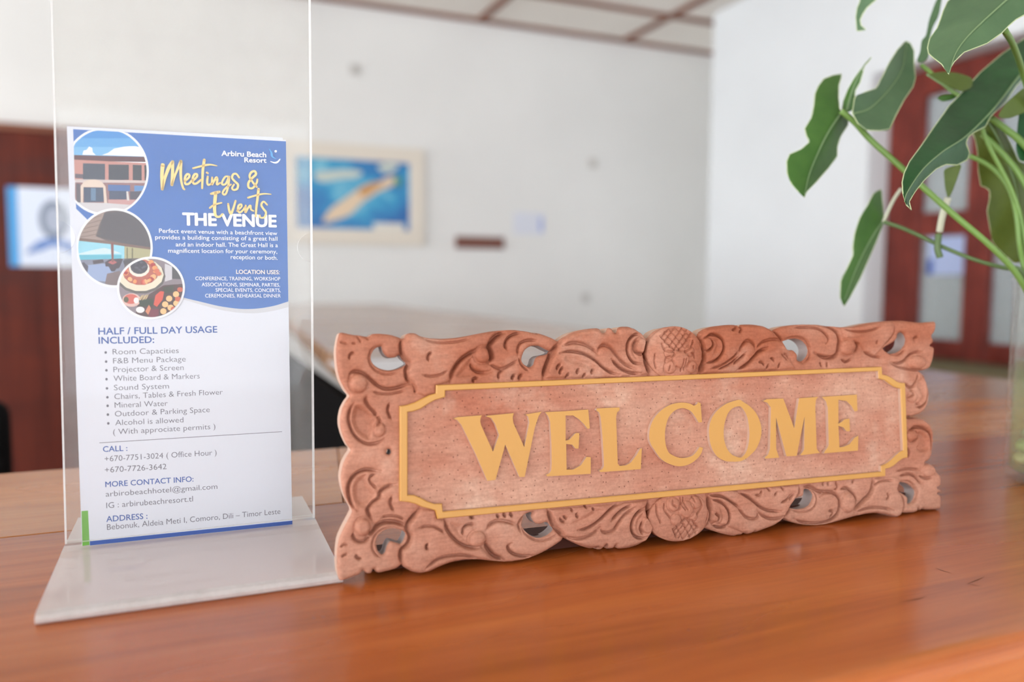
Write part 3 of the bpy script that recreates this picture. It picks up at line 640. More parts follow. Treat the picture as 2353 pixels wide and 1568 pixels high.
food += [((216, 180, 170), Y_(*blob(860, 1265, 130, 95))), ((200, 98, 84), Y_(*blob(850, 1250, 100, 70))), ((90, 84, 60), Y_(*blob(785, 1260, 36, 40))), ((226, 224, 222), Y_(*blob(925, 1270, 36, 42))),
  ((54, 62, 44), Y_((960, 1270), (1150, 1240), (1160, 1340), (980, 1360))), ((208, 82, 62), Y_((1165, 1330), (1190, 1200), (1260, 1140), (1310, 1150), (1290, 1260), (1210, 1360))), ((66, 64, 52), Y_((1290, 1090), (1440, 1060), (1440, 1150), (1330, 1180))),
  ((232, 226, 224), Y_(*blob(980, 1400, 60, 44))), ((120, 52, 66), Y_((1090, 1480), (1130, 1390), (1240, 1390), (1240, 1470), (1150, 1520))), ((206, 130, 96), Y_((1050, 1420), (1100, 1330), (1130, 1380), (1090, 1470)))]
for x, y_ in ((1380, 1245), (1475, 1185), (1325, 1325), (1300, 1420), (1400, 1370), (1480, 1310)): food.append(((236, 186, 130), Y_(*blob(x, y_, 44, 42))))
for x, y_ in ((1440, 1390), (1530, 1120), (1500, 1250), (1390, 1460)): food.append(((196, 96, 70), Y_(*blob(x, y_, 40, 34))))
for x in range(5): food.append(((196, 170, 130), Y_(*blob(985+x*22, 1230+rr.uniform(-12, 12), 8, 44, .5))))
picture('food_picture', 347, 662, 73, 67, food, lambda y_: 0, H2+.00046)

# lettering
def text_mesh(body, weight=0.0, res=3):
    c = bpy.data.curves.new('lettering', 'FONT'); c.body = body; c.size = 1.0; c.offset = weight; c.resolution_u = res
    o = bpy.data.objects.new('lettering', c); COL.objects.link(o)
    me = bpy.data.meshes.new_from_object(o); V = np.array([v.co[:] for v in me.vertices]); Fc = [tuple(p.vertices) for p in me.polygons]
    bpy.data.objects.remove(o); bpy.data.curves.remove(c); bpy.data.meshes.remove(me); return V, Fc
CAP = text_mesh('H')[0][:, 1].max()
def lettering(name, lines, mat, h):
    """lines: (text, left px, left py, right px, right py, cap height px, weight)"""
    L = Layers(FP)
    for body, xa, ya, xb, yb, cap, wgt in lines:
        V, Fc = text_mesh(body, min(wgt, 0)); a = np.array(FP.st(xa, ya)); b = np.array(FP.st(xb, yb)); hgt = FP.st(xa, ya-cap)[1]-a[1]
        x0, x1 = V[:, 0].min(), V[:, 0].max(); d = b-a; sc = hgt/CAP
        q = max(wgt, 0)*.9*sc                     # heavier faces: the strokes are laid down again slightly offset
        for k, (ox, oy) in enumerate([(0, 0)] if q == 0 else [(-q, 0), (q, 0), (0, q*.8), (0, -q*.8), (-q*.7, q*.6), (q*.7, -q*.6), (q*.7, q*.6), (-q*.7, -q*.6)]):
            P = [FP.p(*(a+d*(v[0]-x0)/(x1-x0)+np.array([ox, v[1]*sc+oy])), h+k*2e-6) for v in V]; L.raw(P, Fc, mat)
    return L.build(name, fl)
HT = H2+.00095
lettering('logo_text', [('Arbiru Beach', 509, 358.6, 611, 362, 11.5, .03), ('Resort', 561.6, 373.6, 611.6, 374.6, 10.8, .03)], M_WHITEINK, HT)
lettering('title_text', [('THE VENUE', 421, 517.5, 634, 522, 27.5, .045)], M_WHITEINK, HT)
lettering('paragraph_text', [('Perfect event venue with a beachfront view', 365.7, 535.3, 636.6, 541, 9.6, .006), ('provides a building consisting of a great hall', 357, 550, 637, 553.5, 9.6, .006), ('and an indoor hall. The Great Hall is a', 404, 566.6, 638, 568.4, 9.6, .006), ('magnificent location for your ceremony,', 386.6, 581, 636.6, 583, 9.6, .006), ('reception or both.', 530, 595.5, 637.5, 597.5, 9.6, .006)], M_WHITEINK, HT)
lettering('uses_heading', [('LOCATION USES:', 542.6, 629.4, 642, 630.4, 9.2, .02)], ink(250, 232, 224), HT)
lettering('uses_text', [('CONFERENCE, TRAINING, WORKSHOP', 449, 644, 643.7, 645, 8.2, .002), ('ASSOCIATIONS, SEMINAR, PARTIES,', 463.5, 658, 643, 659, 8.2, .002), ('SPECIAL EVENTS, CONCERTS,', 495.4, 670.6, 644.6, 671.4, 8.2, .002), ('CEREMONIES, REHEARSAL DINNER', 471.5, 683.8, 644.6, 683.8, 8.2, .002)], M_WHITEINK, HT)
lettering('usage_heading', [('HALF / FULL DAY USAGE', 226.4, 769.4, 499, 764.5, 15.5, .02), ('INCLUDED:', 227, 790.3, 354, 788.2, 15.2, .02)], M_HEAD, H1)
items = [('Room Capacities', 259, 815, 410.8, 811.7), ('F&B Menu Package', 260, 836, 426.8, 831), ('Projector & Screen', 260.7, 856, 422, 850.6), ('White Board & Markers', 261, 876.4, 459, 870), ('Sound System', 262, 897.5, 388.3, 893.3), ('Chairs, Tables & Fresh Flower', 263, 918, 511.8, 906.9), ('Mineral Water', 263.5, 937.6, 385.5, 933), ('Outdoor & Parking Space', 264, 957.8, 482, 947.4), ('Alcohol is allowed', 265, 978, 421.4, 971), ('( With approciate permits )', 260, 999.3, 495, 986)]
lettering('usage_list_text', [(t, xa, ya, xb, yb, 12.6, -.006) for t, xa, ya, xb, yb in items], M_GREYINK, H1)
L = Layers(FP)
for t, xa, ya, xb, yb in items[:-1]: L.add(S(circ_px(xa-16.2, ya-4.6, 3, 3, 0, 360, 13)[:-1]), M_GREYINK, H1)
L.add(S([(228.4, 1017.6), (648, 991.9), (648, 993.1), (228.4, 1018.9)]), M_GREYINK, H1); L.build('list_bullets', fl)
lettering('contact_headings', [('CALL :', 236.8, 1039, 292.5, 1036.4, 12.6, .012), ('MORE CONTACT INFO:', 242.3, 1120, 444.4, 1107, 12.4, .012), ('ADDRESS :', 244.5, 1200, 338.8, 1192.4, 13, .012)], M_HEAD, H1)
lettering('contact_text', [('+670-7751-3024 ( Office Hour )', 240.5, 1061.5, 497.8, 1046, 12.8, -.004), ('+670-7726-3642', 241, 1087, 382.7, 1078.6, 13, -.004), ('arbirobeachhotel@gmail.com', 243, 1142, 499.5, 1124, 12.4, -.004), ('IG : arbirubeachresort.tl', 244.5, 1168.6, 443.5, 1152.8, 13, -.004), ('Bebonuk, Aldeia Meti I, Comoro, Dili – Timor Leste', 246, 1218.5, 644.4, 1181.3, 13, -.004)], M_GREYINK, H1)
L = Layers(FP); L.add(S([(206.3, 1244.5), (671.8, 1197), (671.9, 1205.6), (206.4, 1254.2)]), M_NAVY, H1); L.build('blue_band', fl)
# brush script heading
L = Layers(FP); U = lambda *q: catmull(S(tile('U', q)), 6); px = .00022
mmU = lambda w: w/5.6*px
def stroke(w, *q): L.ribbon(U(*q), [mmU(x) for x in w], M_SCRIPT, HT+.00006)
stroke((46, 40, 40, 34), (135, 280), (125, 400), (128, 500), (130, 590)); stroke((26, 34, 40, 34), (130, 590), (165, 440), (215, 310), (262, 235)); stroke((34, 36, 34), (262, 235), (262, 340), (258, 440), (252, 535)); stroke((26, 26, 34), (252, 535), (290, 420), (330, 320), (368, 232)); stroke((36, 30, 26, 24), (368, 232), (365, 360), (372, 480), (395, 570), (412, 592))
stroke((24, 28, 24), (415, 490), (470, 440), (475, 405), (445, 400), (420, 450), (425, 520), (470, 520), (520, 465)); stroke((24, 28, 24), (515, 490), (570, 435), (575, 400), (545, 400), (520, 450), (528, 515), (570, 515), (625, 470))
stroke((34, 30, 24), (668, 215), (650, 340), (645, 460), (640, 578)); stroke((22, 26, 12), (525, 322), (640, 292), (740, 275), (830, 290)); stroke((26, 24), (712, 430), (705, 500), (720, 535), (760, 520)); stroke((28, 26), (702, 378), (712, 385))
stroke((22, 30, 22), (770, 440), (765, 530), (790, 490), (825, 440), (835, 470), (830, 530), (870, 510)); stroke((22, 26, 22), (990, 430), (940, 430), (900, 490), (900, 530), (945, 520), (985, 440), (975, 550), (950, 640), (920, 660), (905, 630), (950, 570), (1010, 530))
stroke((24, 28, 22), (1115, 440), (1080, 395), (1040, 400), (1025, 445), (1060, 490), (1100, 530), (1090, 585), (1045, 600), (1025, 575), (1050, 530))
stroke((26, 30, 24), (1340, 560), (1290, 500), (1250, 430), (1270, 375), (1315, 360), (1330, 400), (1280, 450), (1235, 510), (1240, 570), (1290, 575), (1340, 510), (1350, 465))
stroke((26, 40, 34), (755, 650), (800, 640), (860, 625)); stroke((40, 40, 30, 22), (815, 640), (805, 740), (800, 850), (815, 930), (860, 945), (905, 910)); stroke((24, 20), (740, 830), (800, 790), (890, 765))
stroke((26, 30, 24), (975, 780), (985, 850), (1010, 905), (1040, 840), (1070, 740)); stroke((22, 26, 22), (1090, 870), (1145, 815), (1140, 785), (1110, 800), (1100, 850), (1120, 890), (1165, 860), (1190, 820)); stroke((22, 26, 20), (1200, 800), (1195, 890), (1225, 840), (1260, 800), (1268, 850), (1300, 870))
stroke((34, 30, 24), (1365, 590), (1350, 720), (1335, 840), (1330, 940)); stroke((24, 24, 12), (1230, 700), (1330, 670), (1430, 650), (1525, 655)); stroke((22, 28, 20), (1475, 790), (1430, 750), (1400, 790), (1425, 840), (1460, 890), (1440, 950), (1390, 955), (1380, 925))
L.build('script_heading', fl)
# the little sail-and-wave emblem beside the resort name
L = Layers(FP); L.add(S(tile('U', blob(1585, 103, 16, 16))), M_WHITEINK, HT); L.ribbon(U((1520, 235), (1570, 250), (1610, 240), (1640, 205)), [mmU(10), mmU(24), mmU(14)], M_WHITEINK, HT); L.ribbon(U((1500, 70), (1530, 120), (1540, 170), (1590, 200)), [mmU(8), mmU(30), mmU(8)], ink(84, 160, 220), HT); L.build('resort_emblem', fl)

# ------------------------------------------------------------------ carved WELCOME sign
SY, LEAN = rad(-2.5), rad(7.0)
su = np.array([math.cos(SY), math.sin(SY), 0]); sb = np.array([-math.sin(SY), math.cos(SY), 0])
SP = Plane(at_z(1500, 1255, TZ+.0016), su, math.cos(LEAN)*np.array([0, 0, 1])+math.sin(LEAN)*sb)
MM = .001
T = lambda t, *q: tile(t, q)
outline = (T('A', (100, 205), (130, 200), (230, 225), (330, 235), (420, 252), (440, 218), (520, 213), (640, 225), (730, 252), (782, 272), (800, 232), (840, 207), (910, 210), (960, 240), (1050, 262), (1200, 268), (1350, 258), (1480, 235), (1600, 210), (1750, 185), (1950, 172), (2100, 190), (2250, 228))
  + T('B', (120, 190), (250, 225), (350, 265), (405, 300), (430, 270), (480, 240), (540, 205), (640, 175), (740, 160), (828, 155), (850, 205), (890, 212), (910, 162), (950, 150), (982, 205), (1010, 208), (1020, 165), (1060, 140), (1150, 140), (1230, 165), (1290, 210), (1345, 285), (1400, 205), (1480, 162), (1600, 140), (1700, 145), (1780, 180), (1850, 240), (1882, 275), (1890, 205), (1950, 165), (2050, 137), (2200, 120))
  + T('C', (0, 120), (15, 150), (40, 118), (120, 115), (200, 120), (270, 135), (320, 160), (372, 190), (400, 165), (480, 138), (600, 120), (750, 115), (880, 120), (980, 130), (1080, 145), (1200, 145), (1300, 120), (1400, 100), (1500, 88), (1600, 78), (1750, 75), (1850, 88), (1950, 98), (2050, 90), (2105, 85), (2108, 140), (2095, 200), (2062, 240), (2086, 285), (2080, 315), (2045, 345), (2095, 357), (2095, 420), (2080, 500), (2050, 580), (2000, 605), (1945, 612), (1975, 640), (2015, 690), (2037, 760), (2047, 850), (2030, 950), (1990, 1030), (1930, 1080), (1870, 1102), (1930, 1118), (1990, 1130), (2050, 1180), (2090, 1260), (2097, 1380), (2075, 1490))
  + T('F', (2040, 270), (1985, 300), (2025, 303), (2070, 330), (2100, 380), (2125, 408), (2155, 435), (2167, 490), (2160, 550), (2120, 566), (2165, 585), (2168, 612), (2125, 622), (2166, 645), (2176, 700), (2172, 795), (2100, 800), (2000, 800), (1978, 780), (1945, 808), (1915, 772), (1920, 812), (1880, 830), (1760, 833), (1740, 815), (1730, 850), (1680, 880), (1640, 872), (1580, 848), (1480, 835), (1380, 840), (1280, 865), (1150, 900), (1050, 930), (950, 955), (850, 968), (740, 965), (640, 950), (560, 925), (505, 885), (460, 922), (380, 970), (280, 1015), (185, 1045), (162, 1018), (145, 1050), (92, 1058), (68, 1036), (48, 1066))
  + T('E', (2306, 975), (2285, 987), (2240, 985), (2150, 965), (2050, 935), (1968, 900), (1930, 935), (1870, 982), (1780, 1025), (1680, 1038), (1580, 1020), (1500, 975), (1440, 920), (1408, 895), (1380, 980), (1330, 1040), (1260, 1085), (1150, 1120), (1050, 1128), (1012, 1112), (1000, 1075), (978, 1125), (920, 1130), (895, 1080), (878, 1135), (820, 1140), (798, 1118), (740, 1125), (640, 1095), (540, 1050), (470, 1005), (440, 1040), (350, 1100), (250, 1160), (130, 1215))
  + T('D', (2100, 1237), (1900, 1272), (1750, 1262), (1600, 1242), (1450, 1240), (1300, 1265), (1150, 1320), (1050, 1370), (960, 1388), (870, 1370), (790, 1328), (768, 1300), (700, 1345), (600, 1370), (500, 1388), (465, 1335), (440, 1390), (390, 1392), (350, 1345), (325, 1395), (250, 1425), (130, 1470), (100, 1462), (85, 1420), (72, 1300), (75, 1150), (95, 1020), (150, 900), (215, 780), (240, 725), (200, 650), (150, 560), (122, 450), (112, 350), (135, 230), (175, 145), (228, 72))
  + T('A', (180, 1400), (135, 1300), (108, 1200), (106, 1120), (125, 1020), (165, 940), (215, 878), (165, 820), (110, 720), (82, 620), (68, 500), (64, 400), (76, 300)))
holes = [T('A', (440, 440), (480, 375), (545, 350), (560, 400), (595, 450), (640, 470), (700, 465), (740, 440), (775, 480), (828, 532), (760, 575), (690, 600), (610, 605), (530, 585), (470, 545), (440, 495)),
  T('B', (18, 470), (50, 390), (120, 345), (200, 345), (270, 380), (330, 412), (270, 440), (200, 452), (160, 485), (140, 545), (100, 572), (50, 548), (20, 510)),
  T('C', (492, 305), (540, 280), (620, 265), (700, 290), (750, 350), (760, 410), (735, 470), (690, 510), (640, 492), (640, 440), (600, 392), (550, 388), (505, 345)),
  T('C', (1565, 370), (1640, 322), (1700, 275), (1712, 222), (1745, 200), (1780, 225), (1795, 285), (1780, 350), (1730, 400), (1660, 430), (1610, 415)),
  T('F', (1698, 568), (1740, 510), (1800, 515), (1850, 545), (1895, 590), (1892, 650), (1862, 720), (1812, 735), (1812, 670), (1770, 632), (1725, 605)),
  T('F', (560, 770), (600, 712), (650, 672), (700, 650), (712, 592), (742, 580), (785, 592), (812, 640), (800, 702), (762, 760), (700, 790), (620, 795)),
  T('E', (25, 830), (70, 762), (130, 738), (120, 790), (160, 852), (210, 862), (285, 842), (330, 890), (362, 915), (290, 982), (200, 1012), (120, 990), (50, 932), (20, 880)),
  T('D', (490, 1050), (520, 982), (580, 932), (660, 910), (740, 922), (802, 955), (795, 1005), (758, 1072), (700, 1060), (640, 1048), (605, 1100), (588, 1162), (558, 1190), (512, 1150)),
  circ_px(760+625/4.612, 720+1475/4.612, 5.6, 6.6, 0, 360, 19)[:-1]]
# grooves: tile, width scale, depth mm, points
GR = []
def G(t, w, d, *q): GR.append((T(t, *q), w, d))
# upper left
G('A', 1, 1.6, (205, 490), (205, 470), (215, 435), (255, 412)); G('A', .8, 1, (105, 305), (150, 315), (180, 325)); G('A', .8, 1, (285, 240), (330, 310)); G('A', .8, 1, (360, 240), (410, 280)); G('A', .7, 1, (230, 320), (270, 318))
G('A', .8, 1.2, (470, 355), (430, 400), (412, 460), (420, 520), (445, 570), (490, 612), (570, 645), (650, 645), (740, 620)); G('A', 1.4, 2.4, (200, 690), (215, 640), (260, 618), (330, 625), (390, 660), (450, 720), (520, 775), (600, 803), (700, 795), (780, 770), (850, 745))
G('A', .9, 1.6, (440, 830), (520, 850), (620, 858), (720, 842), (800, 815)); G('A', 1.5, 2.0, (395, 880), (380, 930), (420, 1000), (470, 1050), (500, 1110)); G('A', 1.1, 2.0, (630, 955), (612, 1030), (630, 1090), (655, 1125)); G('A', 1.2, 2.2, (255, 955), (215, 1015), (195, 1100), (205, 1180), (240, 1270), (300, 1340), (380, 1385), (450, 1390), (520, 1370), (575, 1335))
G('A', 1.2, 1.4, (500, 1090), (530, 1150), (490, 1200)); G('A', 1.5, 2.6, (760, 265), (750, 330), (757, 410), (790, 480), (835, 540), (806, 605), (818, 690), (860, 750)); G('A', 1.2, 2.0, (1040, 505), (1033, 470), (1042, 440), (1075, 415)); G('A', 1.0, 1.6, (980, 262), (1050, 295), (1180, 312), (1320, 305), (1420, 285), (1490, 262)); G('A', .9, 1.6, (975, 655), (1060, 670), (1150, 655), (1240, 612))
G('A', 1.7, 2.6, (1270, 725), (1285, 640), (1335, 555), (1395, 485), (1475, 428), (1550, 385)); G('A', 2.2, 3.2, (1690, 520), (1715, 470), (1700, 400), (1690, 340), (1720, 290), (1790, 230), (1860, 200)); G('A', 1.0, 1.8, (1495, 525), (1515, 580), (1560, 618), (1610, 632), (1660, 625)); G('A', 1.4, 2.4, (1530, 735), (1530, 700), (1575, 682)); G('A', 1.3, 2.4, (1945, 705), (1945, 675), (1972, 655)); G('A', 1.4, 2.4, (2015, 705), (2022, 672), (2050, 658))
G('A', 1.3, 2.2, (1890, 390), (1862, 345), (1880, 280), (1940, 230), (2030, 205)); G('A', .9, 1.6, (2010, 480), (2045, 560), (2110, 612)); G('A', 1.2, 1.8, (2000, 450), (1995, 380), (2025, 318), (2110, 285), (2200, 290)); G('A', 1.3, 1.8, (1700, 540), (1780, 582), (1830, 590), (1900, 560), (1990, 505)); G('A', 1.2, 1.8, (1795, 700), (1800, 640), (1850, 592)); G('A', 1.0, 1.4, (905, 850), (900, 790), (870, 745))
# upper fan left
G('B', 2.0, 3.0, (235, 690), (255, 600), (295, 500), (352, 390), (412, 310)); G('B', 1.25, 2.6, (400, 425), (480, 407), (580, 412), (680, 440), (780, 500), (870, 580), (950, 630), (1040, 655)); G('B', 1.5, 1.8, (440, 345), (540, 315), (640, 325), (730, 365), (805, 428)); G('B', 1.5, 1.8, (812, 430), (815, 375), (860, 340), (925, 360), (985, 425), (1045, 495), (1110, 550), (1210, 600)); G('B', 1.5, 2.8, (950, 485), (990, 530), (1060, 590), (1150, 630), (1260, 640)); G('B', 1.25, 2.8, (1272, 250), (1230, 222), (1180, 240), (1130, 300), (1115, 380), (1130, 450), (1170, 510), (1220, 535), (1270, 535)); G('B', 1.5, 2.0, (1250, 270), (1205, 315), (1195, 380), (1230, 425), (1300, 435))
for q in (((370, 600), (378, 565), (408, 540)), ((400, 650), (410, 605), (437, 570)), ((495, 640), (468, 685)), ((585, 645), (588, 612), (607, 595)), ((672, 640), (648, 682)), ((738, 645), (745, 618), (768, 600)), ((845, 160), (865, 205)), ((985, 160), (995, 205))): G('B', 1.2, 2.2, *q)
G('B', 2.4, 3.2, (1350, 270), (1318, 380), (1318, 500), (1345, 600), (1360, 650)); G('B', 2.2, 3.2, (1870, 250), (1915, 350), (1935, 450), (1925, 560), (1905, 640))
# upper fan right
G('B', 1.25, 2.6, (1940, 262), (2000, 228), (2070, 237), (2130, 282), (2145, 370), (2110, 450), (2050, 505), (1980, 525), (1945, 525)); G('B', 1.3, 2.2, (2005, 285), (2025, 320), (2005, 370), (1955, 402)); G('B', 1.2, 1.6, (2230, 180), (2260, 170), (2290, 140)); G('B', 1.0, 2.0, (2306, 460), (2200, 540), (2080, 600)); G('B', 1.0, 1.8, (2306, 390), (2240, 470), (2120, 550), (2000, 590))
G('C', 1.4, 2.8, (300, 368), (220, 402), (150, 470), (80, 540), (-20, 605)); G('C', 1.1, 2.2, (70, 420), (20, 472), (-60, 540)); G('C', 1.4, 1.8, (0, 420), (25, 355), (75, 295), (130, 300), (165, 345), (178, 385)); G('C', 1.3, 1.6, (185, 375), (240, 312), (320, 282), (400, 277), (465, 300)); G('C', 1.5, 2.2, (480, 300), (372, 195))
for q in (((205, 520), (240, 522), (268, 560)), ((330, 480), (360, 487), (372, 512)), ((450, 435), (490, 467), (512, 502)), ((475, 425), (515, 455), (530, 490)), ((312, 545), (293, 592)), ((437, 530), (418, 582)), ((20, 140), (30, 175), (0, 205))): G('C', 1.1, 2.0, *q)
G('C', .9, 1.4, (478, 292), (540, 262), (630, 250), (720, 278), (765, 350), (772, 440), (740, 500), (690, 528)); G('C', 1.2, 2.0, (600, 152), (750, 148), (850, 162), (920, 200), (965, 260), (962, 300), (940, 322)); G('C', 1.8, 3.0, (910, 125), (1000, 150), (1060, 210), (1080, 290), (1070, 380), (1050, 440), (990, 470), (900, 460), (820, 420))
G('C', 1.6, 2.4, (1245, 315), (1268, 350), (1235, 405)); G('C', 1.1, 2.0, (1100, 490), (1150, 515), (1215, 485)); G('C', 1.0, 1.6, (1105, 160), (1200, 190), (1300, 195), (1400, 180), (1500, 145)); G('C', 1.0, 1.6, (1455, 325), (1468, 290)); G('C', 1.1, 2.0, (1340, 410), (1380, 432), (1440, 460), (1520, 468)); G('C', 1.0, 1.6, (1640, 435), (1720, 437), (1785, 380)); G('C', 1.4, 2.2, (1635, 520), (1700, 532), (1770, 500), (1830, 440), (1900, 412), (1965, 412)); G('C', 1.1, 2.0, (1618, 525), (1700, 570), (1780, 590), (1880, 602), (2005, 605)); G('C', 1.2, 1.6, (1878, 292), (1870, 265), (1915, 245)); G('C', 1.5, 2.2, (1555, 375), (1600, 395), (1625, 430)); G('C', .9, 1.4, (870, 525), (890, 560)); G('C', 1.2, 2.4, (880, 525), (890, 570)); G('C', 1.2, 2.4, (945, 520), (945, 570)); G('C', .9, 1.4, (1530, 360), (1650, 220), (1660, 120))
G('C', 1.5, 2.0, (1925, 640), (1900, 720), (1840, 790), (1770, 740)); G('C', 1.3, 2.4, (1960, 650), (2012, 720), (2027, 820), (2010, 930), (1960, 990), (1895, 1000)); G('C', 1.2, 1.6, (1840, 800), (1855, 860), (1800, 900)); G('C', 1.6, 2.6, (1780, 1105), (1870, 1104), (1930, 1080)); G('C', 1.6, 2.8, (1825, 1245), (1895, 1212), (1990, 1225), (2050, 1282), (2070, 1380), (2060, 1450)); G('C', 1.1, 1.6, (1900, 1250), (1905, 1320), (1850, 1370)); G('C', 1.2, 1.6, (1940, 960), (1890, 960))
# lower right
G('F', 1.2, 1.8, (1790, 130), (1818, 180), (1812, 240)); G('F', 1.1, 1.8, (1690, 392), (1780, 366), (1880, 370), (1945, 382)); G('F', 1.3, 2.2, (1720, 440), (1820, 420), (1890, 450), (1930, 500), (1975, 525)); G('F', 1.2, 2.0, (1930, 440), (2000, 466), (2062, 455)); G('F', .9, 1.4, (1730, 496), (1830, 500), (1890, 560), (1912, 620), (1890, 700), (1842, 748)); G('F', 1.2, 2.0, (1568, 625), (1588, 650), (1560, 692)); G('F', 1.1, 1.8, (1428, 552), (1480, 502), (1560, 486), (1640, 490)); G('F', 1.2, 2.0, (1240, 822), (1340, 786), (1450, 772), (1550, 780), (1640, 806)); G('F', 1.6, 2.2, (1432, 465), (1425, 560), (1385, 645), (1330, 700), (1240, 800)); G('F', 1.6, 2.4, (1745, 820), (1758, 740), (1740, 650), (1700, 580))
G('F', 1.4, 2.4, (1095, 580), (1150, 570), (1210, 602), (1247, 680), (1242, 750)); G('F', 1.6, 2.6, (880, 662), (940, 622), (1010, 615), (1060, 650), (1085, 702), (1080, 800), (1040, 870), (960, 922), (850, 945), (720, 940), (600, 898)); G('F', 1.2, 2.0, (965, 810), (1000, 810), (1010, 835), (975, 885)); G('F', .9, 1.4, (780, 560), (830, 620), (842, 690), (810, 770), (740, 815), (650, 822), (565, 790))
for q in (((240, 590), (215, 640), (170, 637)), ((402, 608), (372, 642)), ((555, 622), (500, 690), (440, 722)), ((575, 632), (530, 690)), ((298, 568), (332, 592)), ((448, 550), (470, 587)), ((912, 508), (915, 542)), ((962, 508), (968, 542)), ((1232, 480), (1220, 518)), ((1040, 500), (1060, 560), (1030, 590))): G('F', 1.1, 2.0, *q)
G('F', 1.25, 2.6, (0, 615), (80, 650), (150, 702), (220, 762), (300, 800), (380, 812), (450, 810)); G('F', 1.4, 1.8, (200, 812), (260, 862), (340, 892), (430, 887), (500, 862)); G('F', 1.4, 1.8, (202, 815), (190, 880), (130, 892), (60, 862), (-10, 770)); G('F', 1.8, 2.6, (640, 540), (640, 620), (590, 720), (545, 790), (495, 890)); G('F', 1.6, 2.4, (700, 550), (790, 560), (860, 600), (940, 610), (1000, 600))
# lower left fan
G('E', 1.25, 2.6, (590, 920), (680, 902), (770, 852), (850, 782), (920, 712), (990, 662), (1050, 642)); G('E', 1.4, 2.6, (945, 822), (1000, 762), (1070, 702), (1160, 655)); G('E', 1.4, 1.8, (470, 990), (560, 1012), (660, 1002), (750, 960), (825, 898)); G('E', 1.4, 1.8, (830, 890), (852, 932), (900, 947), (970, 920), (1030, 830), (1100, 750), (1200, 682)); G('E', 1.25, 2.8, (1300, 687), (1240, 722), (1180, 800), (1160, 880), (1175, 950), (1220, 995), (1280, 1007), (1325, 990)); G('E', 1.4, 2.0, (1280, 830), (1258, 900), (1290, 965))
for q in (((405, 792), (425, 825), (462, 835)), ((440, 772), (482, 802)), ((525, 690), (542, 722)), ((588, 740), (582, 767), (607, 782)), ((670, 660), (692, 682)), ((745, 680), (767, 712)), ((815, 1100), (830, 1140)), ((900, 1070), (915, 1110))): G('E', 1.2, 2.0, *q)
G('E', .9, 1.4, (5, 880), (40, 952), (110, 1012), (200, 1040), (300, 1022), (385, 970)); G('E', 1.8, 2.6, (290, 705), (320, 800), (365, 890), (460, 1000)); G('E', 2.4, 3.2, (1345, 620), (1345, 720), (1375, 820), (1440, 915)); G('E', 2.2, 3.2, (1995, 560), (2000, 700), (1985, 800), (1960, 900)); G('E', 1.25, 2.6, (1990, 552), (2120, 562), (2230, 622), (2320, 690)); G('E', 1.2, 2.6, (2005, 592), (2110, 622), (2180, 692), (2205, 782), (2180, 870), (2130, 897), (2080, 890), (2028, 860)); G('E', 1.3, 1.8, (2040, 742), (2087, 772), (2080, 832))
# lower left corner
G('D', 1.5, 2.8, (540, 302), (450, 287), (360, 287), (270, 332), (210, 412), (192, 500), (212, 600), (250, 680), (290, 712)); G('D', 1.2, 1.8, (490, 328), (440, 352), (420, 392), (450, 442), (505, 490)); G('D', 1.5, 2.4, (705, 440), (615, 462), (535, 522), (520, 582), (465, 622), (405, 690), (405, 742), (458, 850)); G('D', 1.2, 2.0, (660, 570), (640, 632), (660, 692), (682, 722)); G('D', 1.0, 1.8, (540, 802), (600, 777), (680, 775), (740, 790), (795, 822)); G('D', 1.9, 3.2, (385, 1000), (450, 952), (500, 882), (580, 842), (680, 842), (760, 862), (812, 890)); G('D', 1.3, 2.2, (245, 950), (250, 1012), (310, 1050), (370, 1042), (430, 990)); G('D', .9, 1.4, (570, 1235), (510, 1210), (465, 1160), (448, 1110), (452, 1050), (490, 970), (560, 916), (650, 896), (742, 906)); G('D', 1.2, 2.2, (275, 1190), (290, 1222), (335, 1236)); G('D', 1.6, 2.6, (955, 692), (895, 762), (830, 852), (820, 922), (850, 990), (820, 1080), (762, 1130), (750, 1200), (772, 1312)); G('D', 1.2, 2.2, (1032, 1065), (1015, 1100), (1037, 1126))
G('D', 1.0, 1.8, (940, 897), (1020, 880), (1100, 886), (1170, 922), (1212, 962)); G('D', 1.5, 2.2, (1215, 810), (1235, 900), (1285, 982), (1355, 1052), (1450, 1102), (1540, 1112), (1610, 1090)); G('D', 1.2, 2.0, (1000, 1342), (1060, 1282), (1150, 1222), (1260, 1196), (1380, 1186), (1480, 1200), (1585, 1226)); G('D', 1.3, 2.4, (1420, 985), (1418, 920), (1460, 872), (1545, 860)); G('D', 1.5, 3.0, (1490, 770), (1530, 800)); G('D', 1.2, 2.4, (1770, 760), (1800, 795)); G('D', 1.2, 2.4, (1840, 745), (1870, 792)); G('D', 1.2, 2.4, (1910, 740), (1945, 785)); G('D', 2.0, 3.2, (1650, 1060), (1690, 1132), (1750, 1202), (1850, 1248)); G('D', 1.4, 2.4, (1935, 1070), (1895, 1102), (1920, 1152), (1980, 1190), (2060, 1206), (2150, 1200)); G('D', 1.6, 2.0, (1660, 920), (1720, 852), (1800, 826), (1900, 840), (1990, 870)); G('D', 1.0, 1.6, (110, 1110), (150, 1080), (190, 1085)); G('D', 1.0, 1.6, (120, 1210), (180, 1180))
G('D', 1.3, 1.8, (2040, 960), (2010, 870), (2060, 790), (2160, 745))
